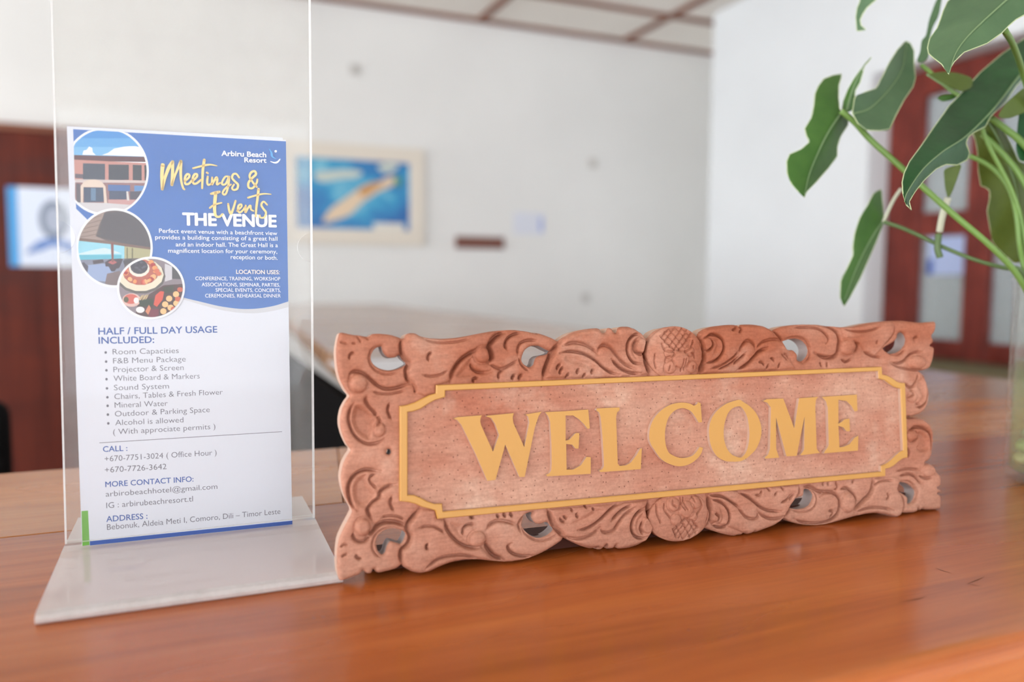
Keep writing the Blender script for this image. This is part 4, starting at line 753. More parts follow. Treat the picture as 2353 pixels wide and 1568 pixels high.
# rounded bosses (tile, cx, cy, rx, ry, height mm) and scooped hollows (tile, depth mm, polygon)
BALL = [('A', 300, 745, 92, 100, 2.6), ('A', 520, 1235, 60, 75, 1.6), ('A', 1618, 440, 88, 86, 2.4), ('B', 1265, 345, 58, 82, 1.8), ('B', 1965, 330, 50, 70, 1.4), ('C', 1160, 360, 88, 82, 2.2), ('C', 1905, 520, 90, 70, 1.8), ('F', 2022, 378, 66, 68, 2.0), ('F', 1168, 720, 74, 104, 2.4), ('E', 1325, 870, 52, 78, 1.8), ('E', 2040, 790, 40, 60, 1.2), ('D', 345, 890, 84, 92, 2.6), ('D', 1562, 1020, 90, 88, 2.4), ('C', 1850, 890, 46, 60, 1.2), ('C', 1840, 1300, 60, 60, 1.4)]
DISH = [('A', 3.0, (250, 980), (330, 960), (430, 1020), (500, 1110), (480, 1200), (460, 1300), (420, 1365), (320, 1330), (240, 1240), (212, 1120)), ('D', 2.6, (230, 440), (300, 340), (400, 310), (420, 400), (480, 500), (500, 560), (400, 680), (300, 690), (230, 600)), ('C', 2.2, (1910, 700), (1970, 680), (2005, 760), (2005, 880), (1960, 960), (1900, 970), (1940, 880), (1900, 800)), ('C', 2.4, (1900, 1260), (1990, 1250), (2045, 1330), (2045, 1450), (1960, 1500), (1880, 1440), (1920, 1360)), ('E', 1.6, (1200, 800), (1280, 720), (1310, 800), (1250, 880), (1290, 980), (1200, 950)), ('B', 1.6, (1150, 320), (1210, 250), (1250, 270), (1200, 340), (1220, 430), (1240, 510), (1160, 460)), ('B', 1.4, (2000, 260), (2090, 270), (2120, 360), (2080, 440), (2000, 490), (2020, 400), (2040, 330)), ('E', 1.4, (2080, 660), (2150, 700), (2180, 790), (2140, 860), (2090, 860), (2100, 780)),
  ('A', 1.6, (1360, 600), (1440, 500), (1520, 450), (1540, 540), (1650, 600), (1720, 560), (1740, 640), (1500, 700), (1330, 690)), ('D', 1.4, (1270, 830), (1420, 850), (1420, 940), (1480, 1060), (1400, 1040), (1300, 950)), ('B', 1.4, (470, 430), (640, 450), (800, 550), (900, 640), (760, 670), (700, 620), (560, 560), (440, 520)), ('E', 1.4, (560, 880), (740, 820), (880, 700), (780, 670), (640, 760), (480, 860))]
LIFT = [('A', 1.6, (790, 235), (840, 205), (910, 208), (960, 238), (1050, 260), (1200, 268), (1480, 235), (1750, 185), (1690, 340), (1500, 420), (1395, 485), (1335, 555), (1275, 720), (1115, 770), (1115, 850), (1000, 880), (920, 850), (860, 750), (820, 690), (808, 605), (840, 540), (795, 480), (760, 410), (754, 330)),
  ('D', 1.6, (955, 692), (1115, 710), (1130, 800), (1215, 810), (1235, 900), (1285, 982), (1355, 1052), (1450, 1102), (1600, 1100), (1750, 1260), (1600, 1240), (1450, 1240), (1300, 1265), (1150, 1320), (1050, 1370), (960, 1388), (870, 1370), (775, 1312), (752, 1200), (765, 1130), (822, 1080), (852, 990), (822, 922), (832, 852), (897, 762)),
  ('B', 1.8, (240, 690), (260, 600), (300, 500), (356, 390), (412, 305), (480, 238), (740, 160), (1150, 138), (1290, 210), (1345, 285), (1318, 400), (1320, 520), (1350, 650), (1000, 680)), ('C', 1.6, (370, 185), (480, 300), (560, 520), (600, 590), (0, 620), (-380, 640), (-370, 400), (-425, 275), (-350, 160), (-100, 120), (270, 130)),
  ('E', 1.8, (290, 700), (322, 800), (367, 890), (465, 1005), (640, 1095), (1050, 1128), (1330, 1040), (1410, 890), (1375, 820), (1345, 720), (1350, 600), (1000, 640)), ('F', 1.6, (0, 600), (-300, 540), (-320, 800), (-340, 900), (-100, 980), (100, 1060), (380, 970), (500, 885), (548, 790), (592, 720), (642, 620), (640, 530), (300, 560)),
  ('C', 1.2, (1095, 150), (1300, 125), (1600, 80), (1660, 120), (1655, 220), (1530, 360), (1440, 460), (1340, 410), (1280, 330), (1130, 270)), ('F', 1.4, (1435, 465), (1640, 440), (1720, 470), (1700, 570), (1742, 650), (1760, 740), (1740, 850), (1680, 880), (1480, 835), (1280, 865), (1240, 800), (1330, 700), (1388, 645), (1428, 560))]
# gold border corners (outer, inner), clockwise from the top left
BO = [T('A', (735, 985), (800, 978), (900, 945), (990, 898), (1060, 865), (1115, 850), (1118, 762)), T('C', (1507, 568), (1513, 650), (1570, 662), (1625, 690), (1665, 722), (1705, 738), (1757, 742)), T('F', (1783, 240), (1735, 250), (1690, 280), (1640, 325), (1595, 350), (1547, 360), (1547, 438)), T('D', (1135, 800), (1112, 712), (1050, 692), (970, 672), (900, 640), (830, 622), (735, 612))]
BI = [T('A', (817, 1050), (875, 1042), (955, 1015), (1035, 962), (1105, 922), (1215, 890), (1217, 822)), T('C', (1470, 614), (1476, 694), (1540, 710), (1590, 750), (1635, 780), (1680, 795), (1706, 800)), T('F', (1735, 165), (1700, 182), (1655, 222), (1608, 268), (1562, 302), (1500, 330), (1500, 390)), T('D', (1190, 722), (1182, 638), (1100, 640), (1020, 612), (955, 575), (890, 548), (817, 545))]
BT = .9*MM; PANEL_H = -1.5*MM; BACK = -11*MM
bo = [q for c in BO for q in SP.poly(c, BT)]; bi = [q for c in BI for q in SP.poly(c, BT)]; bmid = [((a[0]+b[0])/2, (a[1]+b[1])/2) for a, b in zip(bo, bi)]

sign = empty('welcome_sign', SP.o); tag(sign, 'carved reddish timber sign with gold WELCOME letters standing on the counter', 'sign')
ol = [tuple(p) for p in chaikin(SP.poly(outline), 1)]
hl = [SP.poly(catmull(h, 3, True)) for h in holes]
xs = [p[0] for p in ol]; ysl = [p[1] for p in ol]; STEP = .34*MM
X, Y = grid(min(xs)-2*MM, max(xs)+2*MM, min(ysl)-2*MM, max(ysl)+2*MM, STEP)
S0 = sdf_poly(X, Y, ol, 8*MM)
for h in hl: S0 = np.minimum(S0, -sdf_poly(X, Y, h, 8*MM))
frame_s = np.minimum(S0, -sdf_poly(X, Y, bmid, 8*MM))
sm = lambda t: np.clip(t, 0, 1)**2*(3-2*np.clip(t, 0, 1))
rnd = lambda d, r: r*(1-np.sqrt(np.maximum(0, 1-(1-np.clip(d/r, 0, 1))**2)))
Z = np.full(X.shape, -1.4*MM)
# slow hand-carved swelling of the surface
Z += .35*MM*np.sin(X/(9*MM)+1.3)*np.cos(Y/(7*MM))+.2*MM*np.sin(X/(4.1*MM))*np.sin(Y/(5.3*MM)+.7)
for t, hgt, *q in LIFT:
    d = sdf_poly(X, Y, SP.poly(T(t, *q)), 8*MM); Z += np.where(d > 0, hgt*MM*(1-rnd(d, 2.2*MM)/(2.2*MM)), 0)
for t, dep, *q in DISH:
    d = sdf_poly(X, Y, SP.poly(catmull(T(t, *q), 4, True)), 8*MM); Z -= dep*MM*sm(d/(3.2*MM))
for t, cx_, cy_, rx_, ry_, hb_ in BALL:
    c, a, b = SP.poly(T(t, (cx_, cy_), (cx_+rx_, cy_), (cx_, cy_-ry_))); r2 = ((X-c[0])/abs(a[0]-c[0]))**2+((Y-c[1])/abs(b[1]-c[1]))**2
    Z += hb_*MM*np.sqrt(np.clip(1-r2, 0, 1))-.5*MM*np.exp(-((np.sqrt(r2)-1.12)/.1)**2)
CUT = np.zeros(X.shape)
for q, w, dep in GR:
    pts = SP.poly(catmull(q, 5)); d, tt = seg_dist(X, Y, pts, 8*MM, False)
    tap = np.clip(np.minimum(tt, 1-tt)*7, .25, 1); ww = .48*MM*w*(.55+.45*tap)
    CUT = np.maximum(CUT, dep*MM*tap*np.exp(-(d/ww)**2*1.1)); Z -= .32*MM*w*np.exp(-(d/(2.0*MM))**2)
Z -= CUT*1.5
Z -= rnd(S0, 2.4*MM)*.9
Z = np.minimum(Z, .8*MM); Z += .05*MM*np.random.rand(*Z.shape)
V2, Fc, bnd = field_mesh(frame_s, X, Y); hz = sample(Z, X, Y, V2); hz = np.maximum(hz, BACK+3*MM)
nv = len(V2); P3 = lambda V2, h: SP.o+np.outer(V2[:, 0], SP.u)+np.outer(V2[:, 1], SP.w)+np.outer(h, SP.n)
front_v = P3(V2, hz); bset = sorted({i for e in bnd for i in e}); bmap = {v: k for k, v in enumerate(bset)}; bv = V2[bset]
wall_f = P3(bv, hz[bset]); wall_b = P3(bv, np.full(len(bv), BACK))
# timber blank behind the carving: back face
back_v = P3(V2, np.full(nv, BACK))
verts = np.concatenate([front_v, wall_f, wall_b, back_v]); nb = len(bset); faces = list(Fc); mi = [0]*len(Fc)
hs = np.array([min((math.hypot(p[0]-hc[0], p[1]-hc[1]) for hc in [np.mean(h, axis=0) for h in hl])) for p in bv])
inh = hs < 13*MM
osd = np.minimum.reduce([np.hypot(bv[:, 0][:, None]-np.array(ol)[:, 0], bv[:, 1][:, None]-np.array(ol)[:, 1]).min(axis=1)])
for a, b in bnd:
    i, j = bmap[a], bmap[b]; faces.append([nv+i, nv+j, nv+nb+j, nv+nb+i][::-1]); mi.append(1 if osd[i] < 1.6*MM else 2)
o2 = nv+2*nb
for f in Fc: faces.append([o2+k for k in f][::-1]); mi.append(2)
def big_mesh(name, verts, faces, mats, parent, mi):
    me = bpy.data.meshes.new(name); me.vertices.add(len(verts)); me.vertices.foreach_set('co', np.asarray(verts, np.float32).ravel())
    ln = np.array([len(f) for f in faces], np.int32); st_ = np.concatenate([[0], np.cumsum(ln)[:-1]]).astype(np.int32); fl_ = np.array([k for f in faces for k in f], np.int32)
    me.loops.add(len(fl_)); me.loops.foreach_set('vertex_index', fl_); me.polygons.add(len(faces)); me.polygons.foreach_set('loop_start', st_)
    me.polygons.foreach_set('material_index', np.array(mi, np.int32)); me.polygons.foreach_set('use_smooth', np.ones(len(faces), bool)); me.update(calc_edges=True); me.validate(); return new_obj(name, me, mats, parent)
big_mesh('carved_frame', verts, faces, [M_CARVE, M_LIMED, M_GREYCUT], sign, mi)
# stippled ground inside the border
gp = [(a[0]*.999, a[1]) for a in bmid]
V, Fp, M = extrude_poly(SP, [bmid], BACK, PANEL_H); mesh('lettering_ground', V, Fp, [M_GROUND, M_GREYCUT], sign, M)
# gold border moulding
n = len(bo); bo_b = SP.poly([q for c in BO for q in c], BT); V = []
inset = lambda A, B, f: [(a[0]+(b[0]-a[0])*f, a[1]+(b[1]-a[1])*f) for a, b in zip(A, B)]
rings = [(bo, -5*MM), (bo, BT-.5*MM), (inset(bo, bi, .12), BT), (inset(bo, bi, .88), BT), (bi, BT-.5*MM), (bi, PANEL_H-.5*MM)]
for lp, hgt in rings: V += [SP.p(a[0], a[1], hgt) for a in lp]
Fp = []; M = []
for k in range(len(rings)-1):
    for i in range(n): j = (i+1) % n; Fp.append((k*n+i, k*n+j, (k+1)*n+j, (k+1)*n+i)); M.append(1 if k == 4 else 0)
mesh('gold_border', V, Fp, [M_GOLD, M_LIMED], sign, M)
# raised letters
E_ = lambda t, q, dy=0: tile(t, [(x, y_+dy) for x, y_ in q])
dAD = -1383.5
LET = [
 T('A', (1300, 1118), (1345, 1103), (1440, 1095), (1602, 1083), (1590, 1110), (1584, 1145), (1592, 1185), (1720, 1470), (1785, 1292), (1742, 1172), (1702, 1112), (1650, 1096), (1650, 1088), (1940, 1060), (1928, 1105), (1935, 1165), (2052, 1422), (2105, 1160), (2092, 1095), (2062, 1075), (2235, 1045), (2202, 1095), (2180, 1160), (2160, 1225), (2056, 1735), (2000, 1738), (1850, 1392), (1746, 1768), (1660, 1778), (1540, 1500), (1385, 1185), (1340, 1132)),
 T('B', (245, 1050), (450, 1040), (700, 1022), (716, 1222), (692, 1226), (660, 1182), (600, 1122), (540, 1085), (460, 1085), (460, 1352), (502, 1342), (555, 1282), (575, 1270), (606, 1274), (597, 1436), (565, 1436), (530, 1395), (466, 1387))+T('E', (470, 275), (540, 275), (622, 230), (682, 140), (726, 144), (726, 320), (500, 333), (268, 347), (250, 332), (290, 312), (308, 280), (312, 220))+T('B', (310, 1400), (296, 1150), (276, 1092)),
 T('B', (785, 1030), (790, 1010), (1030, 1000), (1032, 1030), (1006, 1052), (995, 1100))+T('E', (1012, 212), (1032, 236), (1100, 230), (1150, 202), (1212, 122), (1245, 62), (1268, 45), (1256, 270), (1040, 287), (830, 302), (815, 286), (850, 270), (866, 238), (864, 150))+T('B', (850, 1300), (832, 1105), (816, 1052)),
 T('B', (1890, 955), (1905, 1155))+catmull(T('B', (1870, 1160), (1830, 1092), (1780, 1035), (1700, 1007), (1620, 1030), (1555, 1100), (1522, 1200), (1512, 1300), (1522, 1400))+T('E', (1550, 90), (1590, 120), (1645, 145), (1720, 152), (1800, 130), (1850, 82), (1880, 35)), 4)+catmull(T('E', (1916, 44), (1892, 112), (1842, 170), (1762, 222), (1662, 240), (1562, 216), (1472, 162), (1402, 66))+T('B', (1360, 1380), (1345, 1300), (1360, 1200), (1402, 1110), (1472, 1032), (1562, 975), (1662, 950), (1760, 955), (1822, 982)), 4)+T('B', (1852, 965), (1862, 943)),
 None,
 T('C', (245, 932), (286, 912), (460, 905), (578, 1222), (628, 902), (830, 888), (806, 920), (800, 1000), (815, 1440), (848, 1482), (650, 1507), (640, 1500), (668, 1470), (682, 1440), (686, 1095), (602, 1513), (494, 1517), (384, 1105), (386, 1440), (417, 1532), (270, 1542), (265, 1530), (300, 1500), (320, 1440), (330, 1000), (292, 950)),
 T('C', (870, 888), (1060, 876), (1240, 864), (1247, 1035), (1216, 1042), (1182, 982), (1130, 932), (1045, 918), (1045, 1172), (1082, 1152), (1110, 1126), (1162, 1118), (1166, 1252), (1130, 1252), (1100, 1212), (1045, 1195), (1056, 1422), (1102, 1416), (1162, 1390), (1216, 1322), (1256, 1298), (1252, 1457), (1060, 1472), (890, 1487), (902, 1462), (926, 1432), (942, 1400), (932, 1000), (912, 932))]
oo = T('B', (2306, 920), (2240, 932), (2150, 968), (2060, 1040), (2002, 1130), (1980, 1230), (1985, 1330), (2010, 1430), (2060, 1512))+T('E', (2130, 175), (2200, 190), (2306, 187))+T('C', (60, 1545), (110, 1505), (172, 1440), (216, 1340), (229, 1250), (216, 1160), (172, 1060), (102, 985), (40, 945))
oi = T('B', (2306, 988), (2240, 1002), (2182, 1060), (2146, 1160), (2135, 1260), (2142, 1350), (2172, 1440), (2222, 1500))+T('E', (2260, 135), (2306, 148))+T('C', (30, 1520), (68, 1470), (92, 1390), (102, 1290), (96, 1200), (78, 1100), (38, 1020))
LT = .7*MM
for k, q in enumerate(LET):
    loops = [SP.poly(catmull(oo, 5, True), LT), SP.poly(catmull(oi, 5, True), LT)] if q is None else [SP.poly(q, LT)]
    V, Fp, M = extrude_poly(SP, loops, PANEL_H-.4*MM, LT)
    mesh('raised_letter', V, Fp, [M_GOLD, M_LIMED], sign, M)
# pineapple flower bosses at the middle of the top and bottom edges
def boss(tl_, cx_, cy_, rx_, ry_, clip, hatch_poly, hatch, grooves, balls):
    c, a, b = SP.poly(T(tl_, (cx_, cy_), (cx_+rx_, cy_), (cx_, cy_-ry_))); rx, ry = abs(a[0]-c[0]), abs(b[1]-c[1])
    Xb, Yb = grid(c[0]-rx-MM, c[0]+rx+MM, c[1]-ry-MM, c[1]+ry+MM, .28*MM); r2 = ((Xb-c[0])/rx)**2+((Yb-c[1])/ry)**2
    s = (1-np.sqrt(r2))*min(rx, ry); s = np.minimum(s, -sdf_poly(Xb, Yb, bmid, 8*MM))
    z = 3.4*MM*np.sqrt(np.clip(1-r2*.98, 0, 1))-1.2*MM
    hp = sdf_poly(Xb, Yb, SP.poly(T(tl_, *hatch_poly)), 6*MM); z -= .7*MM*sm(hp/(.8*MM))
    for q in hatch:
        d, tt = seg_dist(Xb, Yb, SP.poly(T(tl_, *q)), 6*MM, False); z -= 1.1*MM*np.exp(-(d/(.36*MM))**2)*sm(hp/(.4*MM)+.6)
    for x, y_, r, hb_ in balls:
        p, e = SP.poly(T(tl_, (x, y_), (x+r, y_))); rr2 = ((Xb-p[0])**2+(Yb-p[1])**2)/(e[0]-p[0])**2
        z += hb_*MM*np.sqrt(np.clip(1-rr2, 0, 1))-.5*MM*np.exp(-((np.sqrt(rr2)-1.1)/.12)**2)
    for q, w in grooves:
        d, tt = seg_dist(Xb, Yb, SP.poly(catmull(T(tl_, *q), 4)), 6*MM, False); z -= 1.5*MM*np.exp(-(d/(.42*MM*w))**2)
    V2, Fc, bnd = field_mesh(s, Xb, Yb); h = sample(z, Xb, Yb, V2); n_ = len(V2); v = np.concatenate([P3(V2, h), P3(V2, np.full(n_, -6*MM))]); f = list(Fc)
    f += [[n_+k for k in q][::-1] for q in Fc]; f += [[b_, a_, n_+a_, n_+b_] for a_, b_ in bnd]
    big_mesh('carved_flower', v, f, [M_CARVE], sign, [0]*len(f))
hx = [((1455, 245), (1600, 395)), ((1505, 200), (1665, 400)), ((1565, 175), (1705, 360)), ((1630, 150), (1745, 300)), ((1690, 145), (1780, 250)), ((1550, 170), (1460, 275)), ((1630, 145), (1490, 315)), ((1705, 155), (1545, 355)), ((1755, 180), (1590, 395)), ((1795, 210), (1640, 410))]
boss('B', 1625, 420, 292, 282, None, ((1445, 235), (1520, 180), (1600, 148), (1700, 152), (1800, 205), (1765, 370), (1650, 415), (1590, 400), (1500, 330)), hx,
     [(((1685, 490), (1668, 612)), .9), (((1710, 488), (1702, 600)), .9), (((1500, 512), (1510, 478), (1542, 465)), 1.1), (((1812, 472), (1800, 436), (1770, 425)), 1.1), (((1545, 560), (1540, 605)), .9), (((1795, 565), (1800, 600)), .9), (((1400, 440), (1398, 520), (1418, 582)), 1), (((1882, 322), (1915, 400), (1915, 465)), 1), (((1470, 330), (1500, 395), (1590, 412)), 1.3), (((1800, 300), (1770, 370), (1700, 412)), 1.3)],
     [(1665, 490, 80, 1.3), (1555, 575, 58, 1.0), (1790, 572, 56, 1.0), (1540, 420, 46, .7), (1760, 405, 46, .7)])
hx2 = [((1575, 900), (1640, 1015)), ((1610, 850), (1715, 1025)), ((1660, 800), (1790, 1000)), ((1720, 780), (1850, 960)), ((1780, 800), (1880, 920)), ((1600, 1000), (1700, 850)), ((1590, 940), (1720, 780)), ((1650, 1020), (1780, 800)), ((1710, 1025), (1820, 840)), ((1770, 1015), (1850, 880))]
boss('E', 1672, 775, 316, 262, None, ((1570, 900), (1640, 830), (1690, 778), (1760, 790), (1850, 850), (1870, 930), (1790, 1000), (1700, 1025), (1620, 1005)), hx2,
     [(((1668, 575), (1670, 640), (1700, 692)), .9), (((1695, 572), (1698, 640), (1725, 690)), .9), (((1580, 600), (1575, 640), (1605, 660)), 1.1), (((1800, 565), (1812, 610)), 1.1), (((1500, 640), (1495, 700), (1550, 780)), 1.1), (((1880, 600), (1895, 660), (1830, 750)), 1.1), (((1425, 640), (1422, 740), (1455, 830)), 1), (((1960, 620), (1975, 720), (1950, 820)), 1)],
     [(1725, 690, 76, 1.2), (1590, 640, 62, 1.0), (1830, 620, 56, .9), (1610, 800, 50, .8), (1800, 770, 40, .7)])
V, Fp, M = extrude_poly(SP, [[(SP.st(860, 1300)[0], .0022), (SP.st(2110, 1180)[0], .0022), (SP.st(2110, 1180)[0], .0105), (SP.st(860, 1300)[0], .0105)]], BACK-16*MM, BACK+2*MM); mesh('shade_rail', V, Fp, [M_SHADE_RAIL], sign, [0]*len(M))  # unseen rail, added to keep the gap under the scalloped edge dark
adopt(sign)

# ------------------------------------------------------------------ glass vase and plant
VC = np.array([.575, .340]); VR = .050; VH = .142
vase = empty('glass_vase', (VC[0], VC[1], TZ)); tag(vase, 'clear cylindrical glass vase with water at the right edge of the counter', 'vase')
prof = [(0, .0005), (VR-.006, .0005), (VR-.002, .002), (VR, .006), (VR, VH-.002), (VR+.0012, VH), (VR-.0002, VH+.0008), (VR-.003, VH-.001), (VR-.003, .009), (VR-.006, .007), (0, .007)]
lathe('vessel', prof, (VC[0], VC[1], TZ), M_GLASS, vase)
lathe('water', [(0, .0075), (VR-.0065, .0075), (VR-.0034, .0095), (VR-.0034, .085), (0, .085)], (VC[0], VC[1], TZ), M_WATER, vase); adopt(vase)
rp = random.Random(11); pk = []
names = ['white', 'cream', 'grey', 'pale green']; pcs = [srgb(226, 224, 220), srgb(216, 206, 180), srgb(170, 166, 158), srgb(176, 186, 140)]; pms = [plain('pebble_%s' % n_.replace(' ', '_'), c, .25, .5, coat=.4) for n_, c in zip(names, pcs)]
def pebble(x, y_, z, r, k, i):
    bm = bmesh.new(); bmesh.ops.create_icosphere(bm, subdivisions=3, radius=r)
    for v in bm.verts: v.co = Vector((v.co.x*1.15+x, v.co.y*.95+y_, v.co.z*.72+z))
    return tag(bm_obj('pebble', bm, pms[k], None, True), '%s pebble inside the glass vase, %s' % (names[k], i), 'pebble', 'pebbles in the vase')
i = 0
lev = [('resting on the vase bottom', .0145), ('in the second layer up', .025), ('in the third layer up', .0355), ('in the fourth layer up', .046), ('in the top layer', .0565)]
sides = ['nearest the left wall', 'at the front left', 'at the back left']
cols_ = [(2, 3, 1), (0, 1, 3), (3, 0, 2), (0, 2, 1), (1, 0, 3)]
for li, (txt, z) in enumerate(lev):
    for si, ang in enumerate((180, 236, 124)):
        rr_ = VR-.0034-.0098; t = rad(ang+li*14)
        pebble(VC[0]+rr_*math.cos(t), VC[1]+rr_*math.sin(t), TZ+z, .0075, cols_[li][si], '%s %s' % (txt, sides[si]))

plant = empty('philodendron_plant', (VC[0], VC[1], TZ+.05)); tag(plant, 'green leafy trailing plant with wavy glossy leaves standing in the glass vase', 'plant')
PS = .905                                       # depth of the plant about the vase
def leaf(pts, mat, depth, rib=None, fold=.0, wave=(0, 20, 0), step=5.0, vein=True, smooth=True, rimw=.0003):
    """leaf blade: outline traced on the photo, laid on a tilted plane depth(x, y) and creased along its midrib"""
    q = [tuple(p) for p in chaikin(pts, 1, .15)] if smooth else pts
    xs_ = [p[0] for p in q]; ys_ = [p[1] for p in q]; Xl, Yl = grid(min(xs_)-step, max(xs_)+2*step, min(ys_)-step, max(ys_)+2*step, step)
    s = sdf_poly(Xl, Yl, q, 400.); V2, Fc, bnd = field_mesh(s, Xl, Yl); ribc = catmull(rib, 6) if rib else None
    def dfun(A):
        A = np.asarray(A, float); D = np.array([depth(x, y_) for x, y_ in A])
        if ribc is not None:
            best = np.full(len(A), 1e9)
            for a, b in zip(ribc[:-1], ribc[1:]):
                a = np.array(a); b = np.array(b); ab = b-a; t = np.clip(((A-a)@ab)/(ab@ab+1e-9), 0, 1); best = np.minimum(best, np.hypot(*(A-a-t[:, None]*ab).T))
            D = D+fold*np.sqrt(best**2+36)/100.
        return D+wave[0]*np.sin((A[:, 0]+A[:, 1]*.6)/wave[1]+wave[2])
    D = dfun(V2); P = np.array([at_d(x, y_, d*PS) for (x, y_), d in zip(V2, D)]); P2 = np.array([at_d(x, y_, d*PS+.0005) for (x, y_), d in zip(V2, D)]); n_ = len(V2)
    f = list(Fc)+[[n_+k for k in g_][::-1] for g_ in Fc]+[[a, b, n_+b, n_+a] for a, b in bnd]
    f[:len(Fc)] = [g_[::-1] for g_ in f[:len(Fc)]]; f[len(Fc):2*len(Fc)] = [g_[::-1] for g_ in f[len(Fc):2*len(Fc)]]
    me_o = big_mesh('leaf', np.concatenate([P, P2]), f, [mat], plant, [0]*len(f))
    if ribc is not None and vein:
        A = np.array(ribc); Dr = dfun(A)-.0004; pth = [at_d(x, y_, d*PS) for (x, y_), d in zip(A, Dr)]
        tube('midrib', pth, list(np.linspace(.0007, .00025, len(pth))), M_VEIN, me_o, 6)
    if rimw:
        A = np.array(q+[q[0]])[::2]; Dr = dfun(A); tube('leaf_margin', [at_d(x, y_, d*PS+.0002) for (x, y_), d in zip(A, Dr)], rimw, M_RIM, me_o, 5)
    return me_o
Pz = lambda *q: tile('P', q)
Qz = lambda *q: tile('Q', q)
Sz = lambda *q: tile('S', q)
lin = lambda d0, x0, y0, gx=0, gy=0: (lambda x, y_: d0+gx*(x-x0)/100+gy*(y_-y0)/100)
leaf(Pz((340, 370), (300, 375), (250, 390), (222, 425), (203, 460), (198, 520), (190, 580), (150, 640), (155, 670), (178, 708), (140, 745), (78, 768), (60, 800), (60, 860), (78, 912), (110, 950), (148, 992), (155, 965), (200, 920), (262, 850), (312, 790), (312, 740), (325, 690), (365, 632), (372, 600), (340, 572), (325, 550), (320, 500), (320, 430), (330, 400)), M_LEAF_MD, lin(.60, 1900, 300, .02, -.01), Pz((335, 565), (270, 660), (220, 760), (175, 870), (150, 975)), .02, (.003, 26, 0), rimw=.0003)
leaf(Pz((487, 283), (470, 310), (440, 335), (400, 390), (370, 440), (345, 500), (333, 548), (360, 562), (388, 556), (400, 520), (400, 460), (425, 420), (440, 370), (447, 325)), M_LEAF_MD, lin(.61, 1950, 200, -.03, 0), Pz((362, 552), (390, 450), (440, 340), (480, 290)), .03, rimw=.0003)
leaf(Pz((660, 200), (620, 240), (580, 300), (545, 370), (515, 440), (460, 458), (402, 480), (385, 560), (410, 612), (450, 652), (520, 654), (572, 655), (600, 590), (640, 510), (690, 440), (706, 400), (697, 330), (700, 260), (682, 220)), M_LEAF_GY, lin(.615, 2030, 220, .02, -.02), Pz((395, 570), (480, 540), (580, 440), (640, 340), (660, 215)), -.02, (.0015, 40, 1))
leaf(Pz((825, -30), (800, 20), (772, 100), (757, 180), (735, 200), (728, 260), (708, 312), (745, 314), (772, 285), (768, 230), (790, 140), (822, 80), (840, -20)), M_LEAF_GY, lin(.63, 2130, 80, 0, -.02), None, rimw=0)
leaf(Pz((870, 0), (845, 50), (832, 90), (820, 132), (778, 188), (765, 235), (768, 265), (786, 284), (830, 312), (872, 378), (880, 340), (892, 318), (930, 268), (1050, 226), (1130, 172), (1165, 135), (1200, 102), (1248, 75), (1330, 30), (1360, -70), (1200, -110), (1000, -100)), M_LEAF_GY, lin(.50, 2200, 70, -.012, -.03), Pz((1290, -110), (1150, 10), (1040, 110), (960, 190), (905, 270), (874, 365)), .025, (.0012, 60, 0), rimw=.0003)
leaf(Pz((1250, 192), (1150, 260), (1040, 350), (960, 440), (880, 520), (838, 580), (800, 632), (740, 722), (680, 800), (650, 860), (638, 905), (640, 960), (655, 1022), (686, 1058), (670, 1015), (690, 980), (702, 960), (740, 910), (800, 850), (850, 822), (905, 830), (960, 805), (978, 772), (956, 720), (965, 690), (985, 668), (1050, 642), (1070, 592), (1150, 520), (1200, 440), (1250, 385), (1400, 250), (1440, 120), (1340, 140)), M_LEAF_DK, lin(.48, 2100, 450, .03, -.022), Pz((1420, 190), (1250, 350), (1100, 540), (960, 680), (840, 760), (740, 850), (665, 960), (650, 1010)), .05, (.0022, 34, .6), rimw=.0003)
leaf(Qz((700, 190), (735, 260), (760, 380), (765, 550), (780, 690), (830, 708), (868, 730), (872, 800), (842, 900), (868, 1050), (885, 1180), (930, 1250), (1000, 1320), (1080, 1392), (1176, 1372), (1420, 1300), (1500, 900), (1400, 480), (1140, 500), (1062, 330), (1000, 200), (850, 90)), M_LEAF_OL, lin(.62, 2300, 450, -.01, .01), Qz((860, 120), (1000, 400), (1120, 800), (1150, 1330)), .03, (.004, 22, 0), rimw=.0003)
leaf(Pz((537, 945), (500, 960), (470, 1020), (430, 1080), (402, 1160), (390, 1230), (396, 1270), (370, 1330), (332, 1395), (325, 1480), (345, 1538), (370, 1500), (420, 1410), (460, 1320), (500, 1230), (547, 1120), (542, 1050)), M_LEAF_MD, lin(.63, 1980, 560, .03, .005), Pz((540, 1110), (480, 1200), (410, 1340), (350, 1500)), .02, (.0015, 30, 0), rimw=.0003)
leaf(Pz((768, 372), (800, 362), (850, 358), (920, 365), (992, 390), (990, 440), (930, 462), (870, 432), (810, 400)), M_LEAF_OL, lin(.60, 2170, 180), Pz((760, 372), (840, 425), (930, 470)), .02, rimw=0)
leaf(Pz((808, 492), (840, 475), (900, 470), (920, 480), (890, 500), (840, 510)), M_LEAF_MD, lin(.61, 2160, 225), None, rimw=0)
leaf(Sz((1340, 1250), (1450, 1150), (1568, 1050), (1700, 1100), (1720, 1300), (1568, 1355), (1400, 1422), (1300, 1425), (1250, 1395)), M_LEAF_OL, lin(.58, 2330, 240), None, rimw=0)
leaf(Pz((845, 850), (870, 838), (940, 818), (912, 900), (890, 960), (868, 1000), (852, 940)), M_LEAF_OL, lin(.60, 2180, 420), None, rimw=0)
leaf(tile('T', ((1030, -40), (1030, 10), (995, 80), (975, 180), (985, 372), (1010, 372), (1105, 362), (1040, 315), (1022, 250), (1050, 180), (1100, 100), (1160, 45), (1225, 0), (1240, -60), (1100, -90))), M_LEAF_GY, lin(.60, 1990, 30, -.02, 0), None, rimw=.0003)
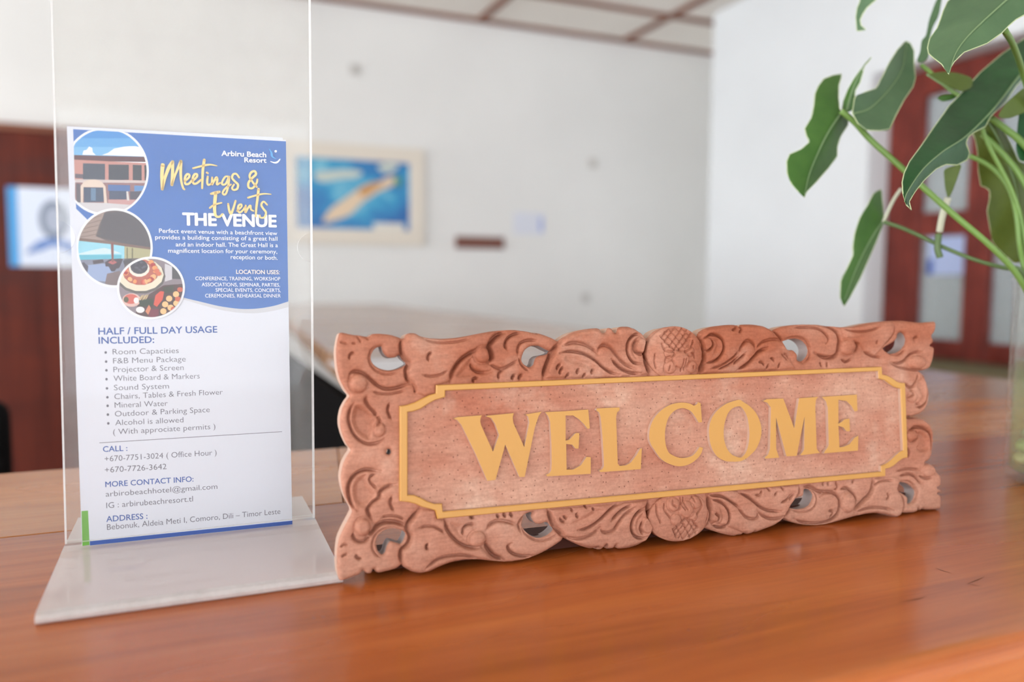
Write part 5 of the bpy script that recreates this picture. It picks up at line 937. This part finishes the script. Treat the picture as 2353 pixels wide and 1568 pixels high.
leaf(((2344, 236), (2337, 300), (2334, 345), (2342, 368), (2353, 372), (2390, 360), (2400, 260), (2370, 225)), M_LEAF_DK, lin(.60, 2345, 300), None, rimw=0)
def stem(pts, r, mat, n_='stem'):
    c = catmull([at_d(x, y_, d*PS) for x, y_, d in pts], 8); return tube(n_, c, r, mat, plant, 8)
def Pd(ds, *q): return [(x, y_, d) for (x, y_), d in zip(tile('P', q), ds)]
mouth = (2362, 660, .585)
stem(Pd((.60, .60, .60, .595, .59, .585), (332, 555), (400, 612), (480, 700), (600, 808), (740, 935), (900, 1078))+[(2270, 560, .58), (2330, 622, .583), (2372, 690, .59)], .0021, M_STEM)
stem(Pd((.63, .625, .62, .61, .60, .595), (545, 1112), (620, 1135), (720, 1178), (850, 1240), (1000, 1300), (1150, 1342))+[(2345, 622, .592), (2380, 690, .595)], .0014, M_STEM_DK)
stem(Pd((.60, .60, .598), (1080, 590), (1160, 650), (1248, 725))+[(2420, 420, .595), (2440, 560, .59), (2400, 680, .59)], .0024, M_STEM)
stem(Pd((.61, .605, .60), (1040, 670), (1150, 780), (1235, 890))+[(2375, 470, .595), (2392, 560, .592), (2385, 690, .592)], .0021, M_STEM)
stem(Pd((.615, .612, .608, .604, .60, .60), (975, 780), (1050, 815), (1120, 870), (1180, 960), (1210, 1080), (1225, 1220))+[(2352, 610, .595), (2372, 690, .595)], .0017, M_STEM)
stem(Pd((.63, .62, .61, .60), (735, 325), (800, 380), (880, 450), (1000, 540))+[(2270, 330, .6), (2340, 480, .6), (2372, 690, .6)], .0015, M_STEM)
stem(Pd((.505, .53), (1150, 150), (1200, 240))+[(2360, 200, .57), (2420, 420, .59), (2395, 690, .592)], .0019, M_STEM)
stem(Pd((.64, .64, .635), (632, 945), (590, 1010), (545, 1110)), .0013, M_STEM_PALE, 'aerial_stem')
stem(Pd((.60, .605, .61), (868, 990), (840, 1080), (825, 1160)), .0022, M_STEM_PALE, 'leaf_sheath')
stem(Pd((.61, .61, .61), (822, 1170), (815, 1240), (828, 1290)), .0022, M_STEM_DK, 'leaf_sheath')
tube('root', [(VC[0]-.02, VC[1]-.005, TZ+.135), (VC[0]-.034, VC[1]-.012, TZ+.10), (VC[0]-.030, VC[1]-.022, TZ+.07), (VC[0]-.036, VC[1]-.01, TZ+.058)], .0012, M_STEM, plant)
tube('root', [(VC[0]-.015, VC[1]-.02, TZ+.135), (VC[0]-.026, VC[1]-.028, TZ+.09), (VC[0]-.038, VC[1]-.016, TZ+.062)], .001, M_STEM_PALE, plant)
adopt(plant)
# cords tied inside the vase
def cord(name, pts, r, col, lab): return tag(tube(name, catmull(pts, 6), r, plain(name+'_fibre', col, .5)), lab, 'cord')
def vw(ang, z, r=VR-.0055): return (VC[0]+r*math.cos(rad(ang)), VC[1]+r*math.sin(rad(ang)), TZ+z)
cord('blue_cord', [vw(196, .105), vw(204, .09), vw(214, .078), vw(226, .070), vw(240, .066), vw(256, .068)], .0017, srgb(40, 140, 205), 'blue cord hanging inside the glass vase')
cord('pink_cord', [vw(222, .112), vw(224, .100), vw(228, .090), vw(236, .084)], .0011, srgb(196, 110, 150), 'thin pink cord inside the glass vase')
